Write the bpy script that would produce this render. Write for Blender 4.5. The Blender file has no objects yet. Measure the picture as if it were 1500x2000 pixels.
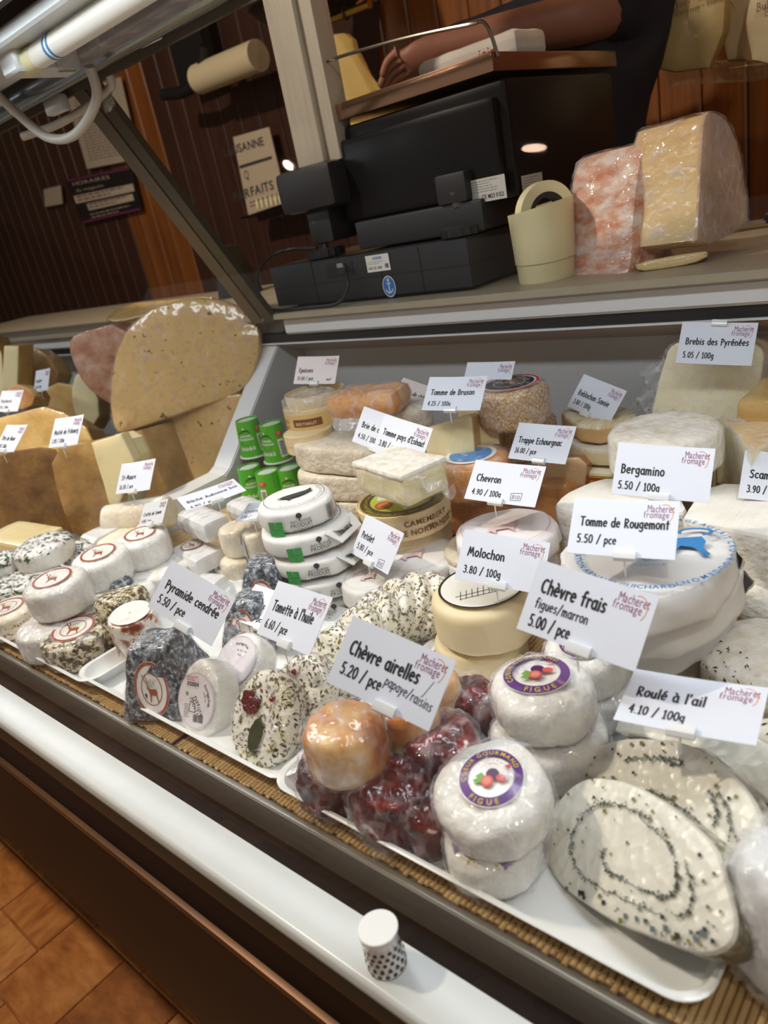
import bpy, bmesh, math, random
from mathutils import Vector, Matrix, Euler, noise
from mathutils.geometry import tessellate_polygon
R_ = random.Random(7)
sc = bpy.context.scene
COL = sc.collection
# ------------------------------------------------------------------ camera, world, light
CZ = 1.15                                   # camera height above the floor
DK = CZ - .45                               # height of the display deck
AX = Vector((0.74753003, 0.1125314, -0.65462626))
AY = Vector((0.63603343, -0.40535933, 0.65661655))
AZ = Vector((-0.19146888, -0.90720477, -0.37459201))
FOC = 1465.95
cam = bpy.data.cameras.new('camera'); camo = bpy.data.objects.new('camera', cam); COL.objects.link(camo)
cam.sensor_fit = 'VERTICAL'; cam.sensor_height = 36; cam.lens = FOC / 2000 * 36
cam.clip_start = .01; cam.clip_end = 50
right = Vector((AX[0], AY[0], AZ[0])); down = Vector((AX[1], AY[1], AZ[1])); fwd = Vector((AX[2], AY[2], AZ[2]))
m = Matrix((right, -down, -fwd)).transposed().to_4x4(); m.translation = (0, 0, CZ)
camo.matrix_world = m
sc.camera = camo
cam.dof.use_dof = True; cam.dof.focus_distance = .80; cam.dof.aperture_fstop = 7.0
w = bpy.data.worlds.new('world'); sc.world = w; w.use_nodes = True
w.node_tree.nodes['Background'].inputs[0].default_value = (1, .86, .74, 1)
w.node_tree.nodes['Background'].inputs[1].default_value = .30
sc.view_settings.view_transform = 'Standard'; sc.view_settings.look = 'None'
sc.view_settings.exposure = 0; sc.view_settings.gamma = 1
try: sc.cycles.use_denoising = True
except Exception: pass
sc.cycles.max_bounces = 10; sc.cycles.transparent_max_bounces = 24; sc.cycles.caustics_reflective = False; sc.cycles.caustics_refractive = False
def area(name, loc, to, sx, sy, power, col):
    l = bpy.data.lights.new(name, 'AREA'); l.shape = 'RECTANGLE'; l.size = sx; l.size_y = sy; l.energy = power; l.color = col
    o = bpy.data.objects.new(name, l); COL.objects.link(o); o.location = loc
    o.rotation_euler = (Vector(to) - Vector(loc)).to_track_quat('-Z', 'Y').to_euler(); return o
area('case_tube_light', (-1.1, .435, CZ + .272), (-1.1, .45, DK), 3.4, .08, 13.5, (.88, .94, 1))
def disc(name, loc, to, d, power, col):
    o = area(name, loc, to, d, d, power, col); o.data.shape = 'DISK'; return o
o_sp = disc('shop_spot_or_fill', (-.97, -.77, CZ + .88), (-.7, .3, DK - .2), .055, .12, (1, .68, .5)); o_sp.data.shape = 'ELLIPSE'; o_sp.data.size = .060; o_sp.data.size_y = .020
disc('shop_spot_or_fill', (-1.49, -.49, CZ + .78), (-1.6, .2, DK - .4), .03, .25, (1, .72, .6))
disc('shop_spot_or_fill', (.55, -.35, CZ + 1.35), (.0, .4, DK), .12, 8, (1, .92, .84))  # added fill lamp out of view, brightens the counter from the front
disc('shop_spot_or_fill', (-1.75, -.25, CZ + 1.5), (-1.95, .1, 0), .12, 46, (1, .86, .70))  # added lamp out of view, put in to brighten the floor
area('back_warm_light', (-.40, 1.86, CZ + .95), (-.45, 1.98, CZ - .2), .9, .1, 3.5, (1, .66, .33))

# ------------------------------------------------------------------ geometry helpers
def ray(u, v):
    d = Vector((u - 750, v - 1000, FOC)); return Vector((AX.dot(d), AY.dot(d), AZ.dot(d)))
def W(u, v, h):                              # point at height h above the deck
    r = ray(u, v); t = (h - .45) / r.z; p = r * t; return Vector((p.x, p.y, p.z + CZ))
def V(u, v, y):                              # point on the vertical plane at depth y
    r = ray(u, v); p = r * (y / r.y); return Vector((p.x, p.y, p.z + CZ))
def H(u, v, x):
    r = ray(u, v); p = r * (x / r.x); return Vector((p.x, p.y, p.z + CZ))
def mpp(p): return (p - Vector((0, 0, CZ))).dot(fwd) / FOC
def onplane(u, v, c, n):
    r = ray(u, v); o = Vector((0, 0, CZ)); t = (c - o).dot(n) / r.dot(n); return o + r * t

def S(hexs):
    h = hexs.lstrip('#'); c = [int(h[i:i + 2], 16) / 255 for i in (0, 2, 4)]
    return tuple(x / 12.92 if x <= .04045 else ((x + .055) / 1.055) ** 2.4 for x in c) + (1,)
MATS = {}
def creases(nt, vec, scale, amt=.55):
    """height of crumpled sheet: flat facets that meet in sharp folds"""
    N, L = nt.nodes, nt.links
    n = N.new('ShaderNodeTexNoise'); n.inputs['Scale'].default_value = scale * .5; n.inputs['Detail'].default_value = 2; L.new(vec, n.inputs['Vector'])
    s = N.new('ShaderNodeVectorMath'); s.operation = 'SCALE'; s.inputs['Scale'].default_value = amt * 2.2 / scale; L.new(n.outputs['Color'], s.inputs[0])
    a = N.new('ShaderNodeVectorMath'); a.operation = 'ADD'; L.new(vec, a.inputs[0]); L.new(s.outputs[0], a.inputs[1])
    mp = N.new('ShaderNodeMapping'); mp.inputs['Scale'].default_value = (1, .75, .42); mp.inputs['Rotation'].default_value = (.5, .3, .7); L.new(a.outputs[0], mp.inputs[0])
    v = N.new('ShaderNodeTexVoronoi'); v.inputs['Scale'].default_value = scale; L.new(mp.outputs[0], v.inputs['Vector'])
    r = N.new('ShaderNodeTexNoise'); r.noise_type = 'RIDGED_MULTIFRACTAL'; r.inputs['Scale'].default_value = scale * .8; r.inputs['Detail'].default_value = 3; L.new(mp.outputs[0], r.inputs['Vector'])
    m = N.new('ShaderNodeMath'); m.operation = 'MULTIPLY_ADD'; m.inputs[1].default_value = .35; L.new(r.outputs['Fac'], m.inputs[0]); L.new(v.outputs['Distance'], m.inputs[2])
    return m.outputs[0], r.outputs['Fac'], v.outputs['Distance']
def mat(name, cols='#ffffff', rough=.5, scale=20, detail=5, bump=0, bscale=60, coat=0, crinkle=0, crs=30, metal=0, sss=0, tr=0, emit=0, spec=.5, stretch=(1, 1, 1), ntype='NOISE', bstretch=None, ior=1.45, cr=.12, aniso=0):
    if name in MATS: return MATS[name]
    mt = bpy.data.materials.new(name); mt.use_nodes = True; nt = mt.node_tree; N = nt.nodes; L = nt.links
    b = N['Principled BSDF']
    if isinstance(cols, str): cols = [(0, cols)]
    b.inputs['Base Color'].default_value = S(cols[0][1])
    b.inputs['Roughness'].default_value = rough; b.inputs['Metallic'].default_value = metal
    b.inputs['Specular IOR Level'].default_value = spec; b.inputs['IOR'].default_value = ior
    mt.diffuse_color = S(cols[0][1])
    need = len(cols) > 1 or bump or crinkle
    if need:
        tc = N.new('ShaderNodeTexCoord'); oi = N.new('ShaderNodeObjectInfo'); ad = N.new('ShaderNodeVectorMath'); ad.operation = 'ADD'
        L.new(tc.outputs['Object'], ad.inputs[0]); L.new(oi.outputs['Location'], ad.inputs[1])
    if len(cols) > 1:
        mp = N.new('ShaderNodeMapping'); mp.inputs['Scale'].default_value = stretch; L.new(ad.outputs[0], mp.inputs[0])
        if ntype == 'VORONOI':
            nz = N.new('ShaderNodeTexVoronoi'); nz.inputs['Scale'].default_value = scale; out = nz.outputs['Distance']
        elif ntype == 'WAVE':
            nz = N.new('ShaderNodeTexWave'); nz.inputs['Scale'].default_value = scale; nz.inputs['Distortion'].default_value = 6; nz.inputs['Detail'].default_value = detail; out = nz.outputs['Fac']
        else:
            nz = N.new('ShaderNodeTexNoise'); nz.inputs['Scale'].default_value = scale; nz.inputs['Detail'].default_value = detail; nz.inputs['Roughness'].default_value = .62; out = nz.outputs['Fac']
        L.new(mp.outputs[0], nz.inputs['Vector'])
        rp = N.new('ShaderNodeValToRGB'); L.new(out, rp.inputs[0]); e = rp.color_ramp.elements
        e[0].position, e[0].color = cols[0][0], S(cols[0][1]); e[1].position, e[1].color = cols[-1][0], S(cols[-1][1])
        for p, c in cols[1:-1]:
            k = e.new(p); k.color = S(c)
        L.new(rp.outputs[0], b.inputs['Base Color'])
    if bump:
        n2 = N.new('ShaderNodeTexNoise'); n2.inputs['Scale'].default_value = bscale * 1.6; n2.inputs['Detail'].default_value = 4
        if bstretch:
            m2 = N.new('ShaderNodeMapping'); m2.inputs['Scale'].default_value = bstretch; L.new(ad.outputs[0], m2.inputs[0]); L.new(m2.outputs[0], n2.inputs['Vector'])
        else: L.new(ad.outputs[0], n2.inputs['Vector'])
        bp = N.new('ShaderNodeBump'); bp.inputs['Strength'].default_value = min(1, bump); bp.inputs['Distance'].default_value = .002 * max(1, bump)
        L.new(n2.outputs['Fac'], bp.inputs['Height']); L.new(bp.outputs[0], b.inputs['Normal'])
    if coat:
        b.inputs['Coat Weight'].default_value = coat; b.inputs['Coat Roughness'].default_value = cr
    if crinkle:
        hh, _, _ = creases(nt, ad.outputs[0], crs * 4.2)
        b3 = N.new('ShaderNodeBump'); b3.inputs['Strength'].default_value = min(1, crinkle); b3.inputs['Distance'].default_value = .0028
        L.new(hh, b3.inputs['Height']); L.new(b3.outputs[0], b.inputs['Coat Normal' if coat else 'Normal'])
        if coat and not bump:
            b4 = N.new('ShaderNodeBump'); b4.inputs['Strength'].default_value = min(1, crinkle * .7); b4.inputs['Distance'].default_value = .0016
            L.new(hh, b4.inputs['Height']); L.new(b4.outputs[0], b.inputs['Normal'])
    if sss:
        b.inputs['Subsurface Weight'].default_value = sss; b.inputs['Subsurface Radius'].default_value = (1, .8, .6); b.inputs['Subsurface Scale'].default_value = .006
    if tr: b.inputs['Transmission Weight'].default_value = tr
    if emit:
        b.inputs['Emission Color'].default_value = S(cols[0][1]); b.inputs['Emission Strength'].default_value = emit
    MATS[name] = mt; return mt

def film_mat(name, tint, base, ridge, rough=.12, scale=26, power=1.0):
    """clear plastic: mostly see-through, glossy, whiter where it is creased"""
    mt = bpy.data.materials.new(name); mt.use_nodes = True; nt = mt.node_tree; N = nt.nodes; L = nt.links
    for n in list(N): N.remove(n)
    out = N.new('ShaderNodeOutputMaterial'); mix = N.new('ShaderNodeMixShader'); t = N.new('ShaderNodeBsdfTransparent'); p = N.new('ShaderNodeBsdfPrincipled')
    p.inputs['Base Color'].default_value = S(tint); p.inputs['Roughness'].default_value = rough; p.inputs['Specular IOR Level'].default_value = .9
    tc = N.new('ShaderNodeTexCoord'); oi = N.new('ShaderNodeObjectInfo'); ad = N.new('ShaderNodeVectorMath'); ad.operation = 'ADD'
    L.new(tc.outputs['Object'], ad.inputs[0]); L.new(oi.outputs['Location'], ad.inputs[1])
    hh, rg, vd = creases(nt, ad.outputs[0], scale * 4)
    bp = N.new('ShaderNodeBump'); bp.inputs['Strength'].default_value = 1; bp.inputs['Distance'].default_value = .0035; L.new(hh, bp.inputs['Height']); L.new(bp.outputs[0], p.inputs['Normal'])
    mr = N.new('ShaderNodeMapRange'); mr.inputs['From Min'].default_value = .55; mr.inputs['From Max'].default_value = 1.15; mr.inputs['To Min'].default_value = base; mr.inputs['To Max'].default_value = ridge
    L.new(hh, mr.inputs['Value'])
    lw = N.new('ShaderNodeLayerWeight'); lw.inputs['Blend'].default_value = .25; ma = N.new('ShaderNodeMath'); ma.operation = 'ADD'; mu = N.new('ShaderNodeMath'); mu.operation = 'MULTIPLY'; mu.inputs[1].default_value = .22
    L.new(lw.outputs['Facing'], mu.inputs[0]); L.new(mu.outputs[0], ma.inputs[0]); L.new(mr.outputs[0], ma.inputs[1])
    L.new(ma.outputs[0], mix.inputs[0]); L.new(t.outputs[0], mix.inputs[1]); L.new(p.outputs[0], mix.inputs[2]); L.new(mix.outputs[0], out.inputs[0])
    MATS[name] = mt; return mt

def tagit(o, label=None, cat=None, group=None, kind=None):
    if label: o['label'] = label
    if cat: o['category'] = cat
    if group: o['group'] = group
    if kind: o['kind'] = kind
    return o
def obj(name, me, mats=None, parent=None, loc=(0, 0, 0), rot=None, smooth=True, **k):
    if isinstance(me, bmesh.types.BMesh):
        bmesh.ops.recalc_face_normals(me, faces=me.faces)
        b = me; me = bpy.data.meshes.new(name); b.to_mesh(me); b.free()
    if mats:
        if not isinstance(mats, (list, tuple)): mats = [mats]
        if not len(me.materials):
            for q in mats: me.materials.append(q)
    if smooth:
        me.polygons.foreach_set('use_smooth', [True] * len(me.polygons))
        try: me.set_sharp_from_angle(angle=math.radians(38))
        except Exception: pass
    o = bpy.data.objects.new(name, me); COL.objects.link(o); o.location = loc
    if rot is not None:
        if isinstance(rot, Matrix): o.rotation_euler = rot.to_euler()
        else: o.rotation_euler = rot
    if parent: o.parent = parent
    return tagit(o, **k)
def empty(name, loc=(0, 0, 0), rot=(0, 0, 0), **k):
    o = bpy.data.objects.new(name, None); o.empty_display_size = .02; COL.objects.link(o); o.location = loc
    o.rotation_euler = rot.to_euler() if isinstance(rot, Matrix) else rot
    return tagit(o, **k)
def frame(n, up=(0, 0, 1), roll=0):
    """rotation whose local z is n and whose local y is as near 'up' as it can be"""
    z = Vector(n).normalized(); u = Vector(up); x = u.cross(z)
    if x.length < 1e-4: x = Vector((1, 0, 0))
    x.normalize(); y = z.cross(x)
    return Matrix((x, y, z)).transposed() @ Matrix.Rotation(roll, 3, 'Z')
def nz(p, s, a, seed=0):
    q = Vector(p) * s + Vector((seed * 3.1, seed * 1.7, seed * 5.3)); return noise.noise(q) * a
def displace(bm, s, a, seed=0, s2=0, a2=0):
    bm.normal_update(); d = []
    for v in bm.verts: d.append(v.normal * (nz(v.co, s, a, seed) + (nz(v.co, s2, a2, seed + 5) if a2 else 0)))
    for v, q in zip(bm.verts, d): v.co += q
def lathe(prof, n=40, bm=None, mi=0, caps=True):
    bm = bm or bmesh.new(); rings = []
    for r, z in prof:
        if r < 1e-5: rings.append([bm.verts.new((0, 0, z))])
        else: rings.append([bm.verts.new((r * math.cos(2 * math.pi * i / n), r * math.sin(2 * math.pi * i / n), z)) for i in range(n)])
    for a, b in zip(rings, rings[1:]):
        for i in range(n):
            j = (i + 1) % n
            if len(a) == 1 and len(b) == 1: continue
            if len(a) == 1: f = bm.faces.new((a[0], b[j], b[i]))
            elif len(b) == 1: f = bm.faces.new((a[i], a[j], b[0]))
            else: f = bm.faces.new((a[i], a[j], b[j], b[i]))
            f.material_index = mi
    return bm
def round_prof(r, h, e=3.2, flat=5, side=9):
    """superellipse profile of a soft drum, base at z=0"""
    f = lambda x: (1 - x ** e) ** (1 / e); T = [(x, f(x)) for x in (0, .14, .28, .41, .53)]
    a0 = math.acos(.62 ** (e / 2))
    for i in range(side + 1):
        a = a0 * (1 - i / side); T.append((abs(math.cos(a)) ** (2 / e), abs(math.sin(a)) ** (2 / e)))
    T = [(x * r, h / 2 + z * h / 2) for x, z in T]; return [(x, h - z) for x, z in T] + T[::-1][1:]
def drum(r, h, e=3.2, seed=0, a=.0012, s=40, n=64, sx=1, sy=1):
    bm = lathe(round_prof(r, h, e + 1.4, side=11), n)
    for v in bm.verts: v.co.x *= sx; v.co.y *= sy
    displace(bm, s * 1.3, a, seed, s * 4.5, a * .4); return bm
def block(sx, sy, sz, r=.004, n=6, a=0, s=30, seed=0, taper=0):
    """rounded box with base at z=0"""
    bm = bmesh.new(); bmesh.ops.create_cube(bm, size=2); bmesh.ops.subdivide_edges(bm, edges=bm.edges, cuts=n, use_grid_fill=True)
    hx, hy, hz = sx / 2, sy / 2, sz / 2; r = min(r, hx, hy, hz)
    ed = 1 - 2 / (n + 1) * .98
    def rem(c, h):
        k = (h - r) / h
        if abs(c) > ed: return c, True
        return c / ed * k * .999, False
    for v in bm.verts:
        q = []
        for c, h in zip(v.co, (hx, hy, hz)):
            t, o = rem(c, h); q.append(math.copysign(h, c) if abs(c) > .999 else t * h)
        inner = Vector([max(-h + r, min(h - r, x)) for x, h in zip(q, (hx, hy, hz))]); d = Vector(q) - inner
        if d.length > 1e-9: d.normalize()
        v.co = inner + d * r
        if taper:
            k = 1 - taper * (v.co.z + hz) / sz; v.co.x *= k; v.co.y *= k
        v.co.z += hz
    if a: displace(bm, s, a, seed)
    return bm
def box(x0, x1, y0, y1, z0, z1, bm=None, mi=0):
    bm = bm or bmesh.new(); r = bmesh.ops.create_cube(bm, size=1)['verts']
    for v in r: v.co = Vector(((x0 + x1) / 2 + v.co.x * (x1 - x0), (y0 + y1) / 2 + v.co.y * (y1 - y0), (z0 + z1) / 2 + v.co.z * (z1 - z0)))
    if mi:
        for f in {f for v in r for f in v.link_faces}: f.material_index = mi
    return bm
def bev(bm, w, seg=2):
    bmesh.ops.bevel(bm, geom=list(bm.edges), offset=w, segments=seg, affect='EDGES', profile=.6, clamp_overlap=True); return bm
def smoothpoly(pts, it=2):
    for _ in range(it):
        q = []
        for i in range(len(pts)):
            a, b = pts[i], pts[(i + 1) % len(pts)]
            q.append((a[0] * .75 + b[0] * .25, a[1] * .75 + b[1] * .25)); q.append((a[0] * .25 + b[0] * .75, a[1] * .25 + b[1] * .75))
        pts = q
    return pts
def resample(pts, d):
    q = []
    for i in range(len(pts)):
        a, b = Vector(pts[i]), Vector(pts[(i + 1) % len(pts)]); k = max(1, int((b - a).length / d))
        for j in range(k): q.append(tuple(a.lerp(b, j / k)))
    return q
def slabm(pts, th, r=.003, d=.006, a=0, s=40, seed=0, capmat=0, sidemat=0, backmat=None, layers=6):
    """outline in local xy, front cap at z=0 (facing +z), body to z=-th"""
    pts = resample(pts, d)
    A = sum(p[0] * q[1] - q[0] * p[1] for p, q in zip(pts, pts[1:] + pts[:1]))
    if A < 0: pts = pts[::-1]
    n = len(pts); nor = []
    for i in range(n):
        p, q = Vector(pts[i - 1]), Vector(pts[(i + 1) % n]); t = (q - p).normalized(); nor.append(Vector((t.y, -t.x)))
    bm = bmesh.new(); rings = []
    prof = [(-r, 0), (-r * .3, -r * .3), (0, -r)] + [(0, -r - (th - 2 * r) * k / layers) for k in range(1, layers)] + [(0, -th + r), (-r * .3, -th + r * .3), (-r, -th)]
    for off, z in prof:
        rings.append([bm.verts.new((pts[i][0] + nor[i].x * off, pts[i][1] + nor[i].y * off, z)) for i in range(n)])
    for k, (A_, B_) in enumerate(zip(rings, rings[1:])):
        for i in range(n):
            j = (i + 1) % n; f = bm.faces.new((A_[i], B_[i], B_[j], A_[j])); f.material_index = capmat if k < 2 else sidemat
    c = Vector((sum(p[0] for p in pts) / n, sum(p[1] for p in pts) / n))
    for ring, z, mi in ((rings[0], 0, capmat), (rings[-1], -th, capmat if backmat is None else backmat)):
        prev = ring
        for k in (.75, .5, .25):
            cur = [bm.verts.new((c.x + (v.co.x - c.x) * k, c.y + (v.co.y - c.y) * k, z)) for v in ring]
            for i in range(n):
                j = (i + 1) % n; f = bm.faces.new((prev[i], prev[j], cur[j], cur[i])); f.material_index = mi
            prev = cur
        ce = bm.verts.new((c.x, c.y, z))
        for i in range(n): f = bm.faces.new((prev[i], prev[(i + 1) % n], ce)); f.material_index = mi
    if a: displace(bm, s, a, seed)
    return bm
def traced(px, C, n, up=(0, 0, 1), sm=0):
    Rm = frame(n, up); n = Vector(n).normalized(); out = []
    for u, v in px:
        p = Rm.transposed() @ (onplane(u, v, C, n) - C); out.append((p.x, p.y))
    return (smoothpoly(out, sm) if sm else out), Rm
def tube(pts, r, n=8, bm=None, taper=None):
    bm = bm or bmesh.new(); pts = [Vector(p) for p in pts]; prev = None
    up = Vector((0, 0, 1))
    for i, p in enumerate(pts):
        t = (pts[min(i + 1, len(pts) - 1)] - pts[max(i - 1, 0)]).normalized()
        if abs(t.dot(up)) > .95: up = Vector((1, 0, 0))
        x = t.cross(up).normalized(); y = x.cross(t); rr = r if not taper else r * taper[i]
        ring = [bm.verts.new(p + (x * math.cos(2 * math.pi * k / n) + y * math.sin(2 * math.pi * k / n)) * rr) for k in range(n)]
        if prev:
            for k in range(n): bm.faces.new((prev[k], prev[(k + 1) % n], ring[(k + 1) % n], ring[k]))
        else: bm.faces.new(ring[::-1])
        prev = ring
    bm.faces.new(prev); return bm
def spline(pts, k=8):
    P = [Vector(p) for p in pts]; out = []
    for i in range(len(P) - 1):
        a, b, c, d = P[max(i - 1, 0)], P[i], P[i + 1], P[min(i + 2, len(P) - 1)]
        for j in range(k):
            t = j / k; out.append(.5 * ((2 * b) + (c - a) * t + (2 * a - 5 * b + 4 * c - d) * t * t + (-a + 3 * b - 3 * c + d) * t ** 3))
    out.append(P[-1]); return out
def extrude(name, prof, x0, x1, m_, parent=None, closed=True, **k):
    """closed profile in (y,z relative to camera height) swept along x"""
    bm = bmesh.new(); A = [bm.verts.new((x0, y, z + CZ)) for y, z in prof]; B = [bm.verts.new((x1, y, z + CZ)) for y, z in prof]; n = len(prof)
    for i in range(n if closed else n - 1):
        j = (i + 1) % n; bm.faces.new((A[i], A[j], B[j], B[i]))
    if closed: bm.faces.new(A); bm.faces.new(B[::-1])
    return obj(name, bm, m_, parent, **k)

# ------------------------------------------------------------------ lettering: a round-pen hand font, and the built-in serifless one
def arc(cx, cy, rx, ry, a, b, n=8):
    return [(cx + rx * math.cos(math.radians(a + (b - a) * i / n)), cy + ry * math.sin(math.radians(a + (b - a) * i / n))) for i in range(n + 1)]
o_ = arc(.24, .25, .2, .24, 90, 450, 12)
G = {
 'a': (.5, [arc(.23, .24, .19, .23, 40, 320, 10), [(.42, .48), (.42, .12), (.47, .0)]]), 'b': (.5, [[(.06, .78), (.06, .02)], arc(.25, .24, .19, .23, 150, -150, 10)]),
 'c': (.44, [arc(.25, .24, .2, .23, 50, 310, 9)]), 'd': (.5, [arc(.22, .24, .18, .23, 30, 330, 10), [(.42, .78), (.42, 0)]]),
 'e': (.48, [[(.06, .26), (.42, .28)] + arc(.24, .25, .19, .23, 10, 310, 10)]), 'f': (.42, [arc(.3, .62, .12, .16, 40, 180, 5) + [(.18, 0)], [(.03, .45), (.36, .46)]]),
 'g': (.5, [arc(.23, .26, .18, .21, 40, 320, 10), [(.41, .48), (.41, -.08)] + arc(.23, -.1, .18, .14, 0, -150, 6)]),
 'h': (.5, [[(.07, .78), (.07, 0)], [(.07, .28)] + arc(.25, .3, .17, .17, 150, 0, 6) + [(.43, 0)]]), 'i': (.2, [[(.1, .46), (.1, 0)], [(.1, .64), (.1, .66)]]),
 'l': (.2, [[(.1, .78), (.1, 0)]]), 'm': (.72, [[(.06, .46), (.06, 0)], [(.06, .28)] + arc(.2, .3, .13, .16, 150, 0, 5) + [(.34, 0)], [(.34, .28)] + arc(.48, .3, .13, .16, 150, 0, 5) + [(.63, 0)]]),
 'n': (.5, [[(.07, .46), (.07, 0)], [(.07, .28)] + arc(.24, .3, .17, .16, 150, 0, 6) + [(.42, 0)]]), 'o': (.48, [o_]),
 'p': (.5, [[(.07, .46), (.06, -.26)], arc(.26, .24, .18, .22, 150, -150, 10)]), 'r': (.4, [[(.08, .46), (.09, 0)], [(.09, .26)] + arc(.25, .3, .15, .15, 160, 40, 4)]),
 's': (.42, [[(.35, .44), (.2, .48), (.08, .38), (.14, .28), (.3, .22), (.35, .12), (.24, .01), (.06, .04)]]), 't': (.4, [[(.19, .68), (.19, .0)], [(.03, .46), (.36, .46)]]),
 'u': (.48, [[(.06, .46), (.07, .16)] + arc(.22, .17, .15, .16, 180, 330, 5) + [(.4, .46)], [(.4, .46), (.41, 0)]]), 'v': (.44, [[(.04, .46), (.2, .01), (.38, .46)]]),
 'y': (.46, [[(.04, .46), (.2, .08)], [(.4, .46), (.1, -.26)]]), 'x': (.44, [[(.04, .46), (.38, 0)], [(.36, .46), (.04, 0)]]), 'q': (.5, [arc(.23, .24, .18, .22, 40, 320, 10), [(.41, .46), (.42, -.26)]]), 'j': (.3, [[(.2, .46), (.2, -.12), (.08, -.24)], [(.2, .64), (.2, .66)]]), 'k': (.46, [[(.07, .78), (.07, 0)], [(.36, .44), (.09, .2), (.4, 0)]]), 'z': (.46, [[(.05, .45), (.38, .45), (.05, .02), (.4, .02)]]),
 'A': (.62, [[(.04, 0), (.3, .75), (.52, 0)], [(.13, .26), (.46, .27)]]), 'B': (.56, [[(.08, .74), (.08, .0)], [(.06, .74)] + arc(.22, .57, .2, .16, 80, -80, 6) + arc(.23, .21, .25, .2, 80, -90, 7) + [(.06, 0)]]),
 'C': (.58, [arc(.34, .37, .28, .36, 55, 300, 11)]), 'E': (.54, [[(.46, .74), (.08, .73), (.08, .01), (.48, .0)], [(.08, .39), (.42, .4)]]), 'M': (.8, [[(.06, 0), (.2, .74), (.38, .2), (.56, .74), (.74, 0)]]),
 'P': (.5, [[(.09, .74), (.1, 0)], [(.06, .72)] + arc(.24, .54, .2, .18, 80, -90, 7) + [(.1, .35)]]), 'R': (.58, [[(.08, .74), (.09, 0)], [(.06, .73)] + arc(.24, .56, .2, .17, 80, -90, 7) + [(.12, .36), (.5, .0)]]),
 'S': (.56, [[(.46, .66), (.32, .74), (.12, .66), (.1, .52), (.28, .4), (.46, .28), (.44, .1), (.26, .0), (.06, .08)]]), 'T': (.6, [[(.02, .73), (.58, .74)], [(.3, .73), (.29, 0)]]), 'D': (.6, [[(.08, .74), (.08, .0)], [(.06, .74)] + arc(.14, .37, .38, .36, 85, -85, 9) + [(.08, 0)]]), 'F': (.5, [[(.46, .74), (.09, .73), (.09, .0)], [(.09, .39), (.4, .4)]]), 'V': (.6, [[(.04, .74), (.27, .01), (.54, .74)]]), 'I': (.4, [[(.2, .74), (.2, 0)]]), 'O': (.66, [arc(.33, .37, .28, .36, 90, 450, 14)]),
 '0': (.56, [arc(.28, .37, .22, .36, 90, 450, 14)]), '1': (.42, [[(.1, .6), (.24, .74), (.24, 0)], [(.1, 0), (.38, 0)]]), '2': (.54, [arc(.26, .54, .19, .19, 160, -30, 7) + [(.07, .02), (.48, .02)]]),
 '3': (.54, [arc(.24, .56, .18, .17, 140, -80, 7) + arc(.24, .2, .22, .2, 85, -140, 8)]), '4': (.56, [[(.38, 0), (.38, .74), (.06, .26), (.52, .26)]]), '5': (.54, [[(.44, .74), (.14, .73), (.12, .42)] + arc(.25, .22, .21, .22, 110, -140, 9)]),
 '6': (.54, [[(.38, .74), (.14, .45), (.08, .22)] + arc(.27, .21, .19, .2, 180, 520, 11)]), '7': (.52, [[(.06, .73), (.46, .73), (.18, 0)]]), '8': (.54, [arc(.27, .56, .16, .17, 270, 630, 11), arc(.27, .2, .2, .19, 90, 450, 12)]), '9': (.54, [arc(.26, .52, .18, .2, 20, 380, 12), [(.45, .56), (.4, .2), (.16, 0)]]),
 '.': (.24, [[(.1, .02), (.11, .02)]]), '/': (.52, [[(.06, -.06), (.46, .82)]]), "'": (.18, [[(.09, .8), (.07, .62)]]), '-': (.4, [[(.06, .3), (.34, .3)]]), ' ': (.34, []), ',': (.2, [[(.1, .04), (.06, -.1)]])}
ACC = {'è': ('e', [[(.14, .72), (.3, .58)]]), 'é': ('e', [[(.16, .58), (.34, .72)]]), 'ê': ('e', [[(.1, .58), (.24, .72), (.38, .58)]]), 'à': ('a', [[(.12, .72), (.28, .58)]]), 'û': ('u', [[(.08, .58), (.22, .72), (.36, .58)]])}
for k_, (b_, s_) in ACC.items(): G[k_] = (G[b_][0], G[b_][1] + s_)
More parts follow.
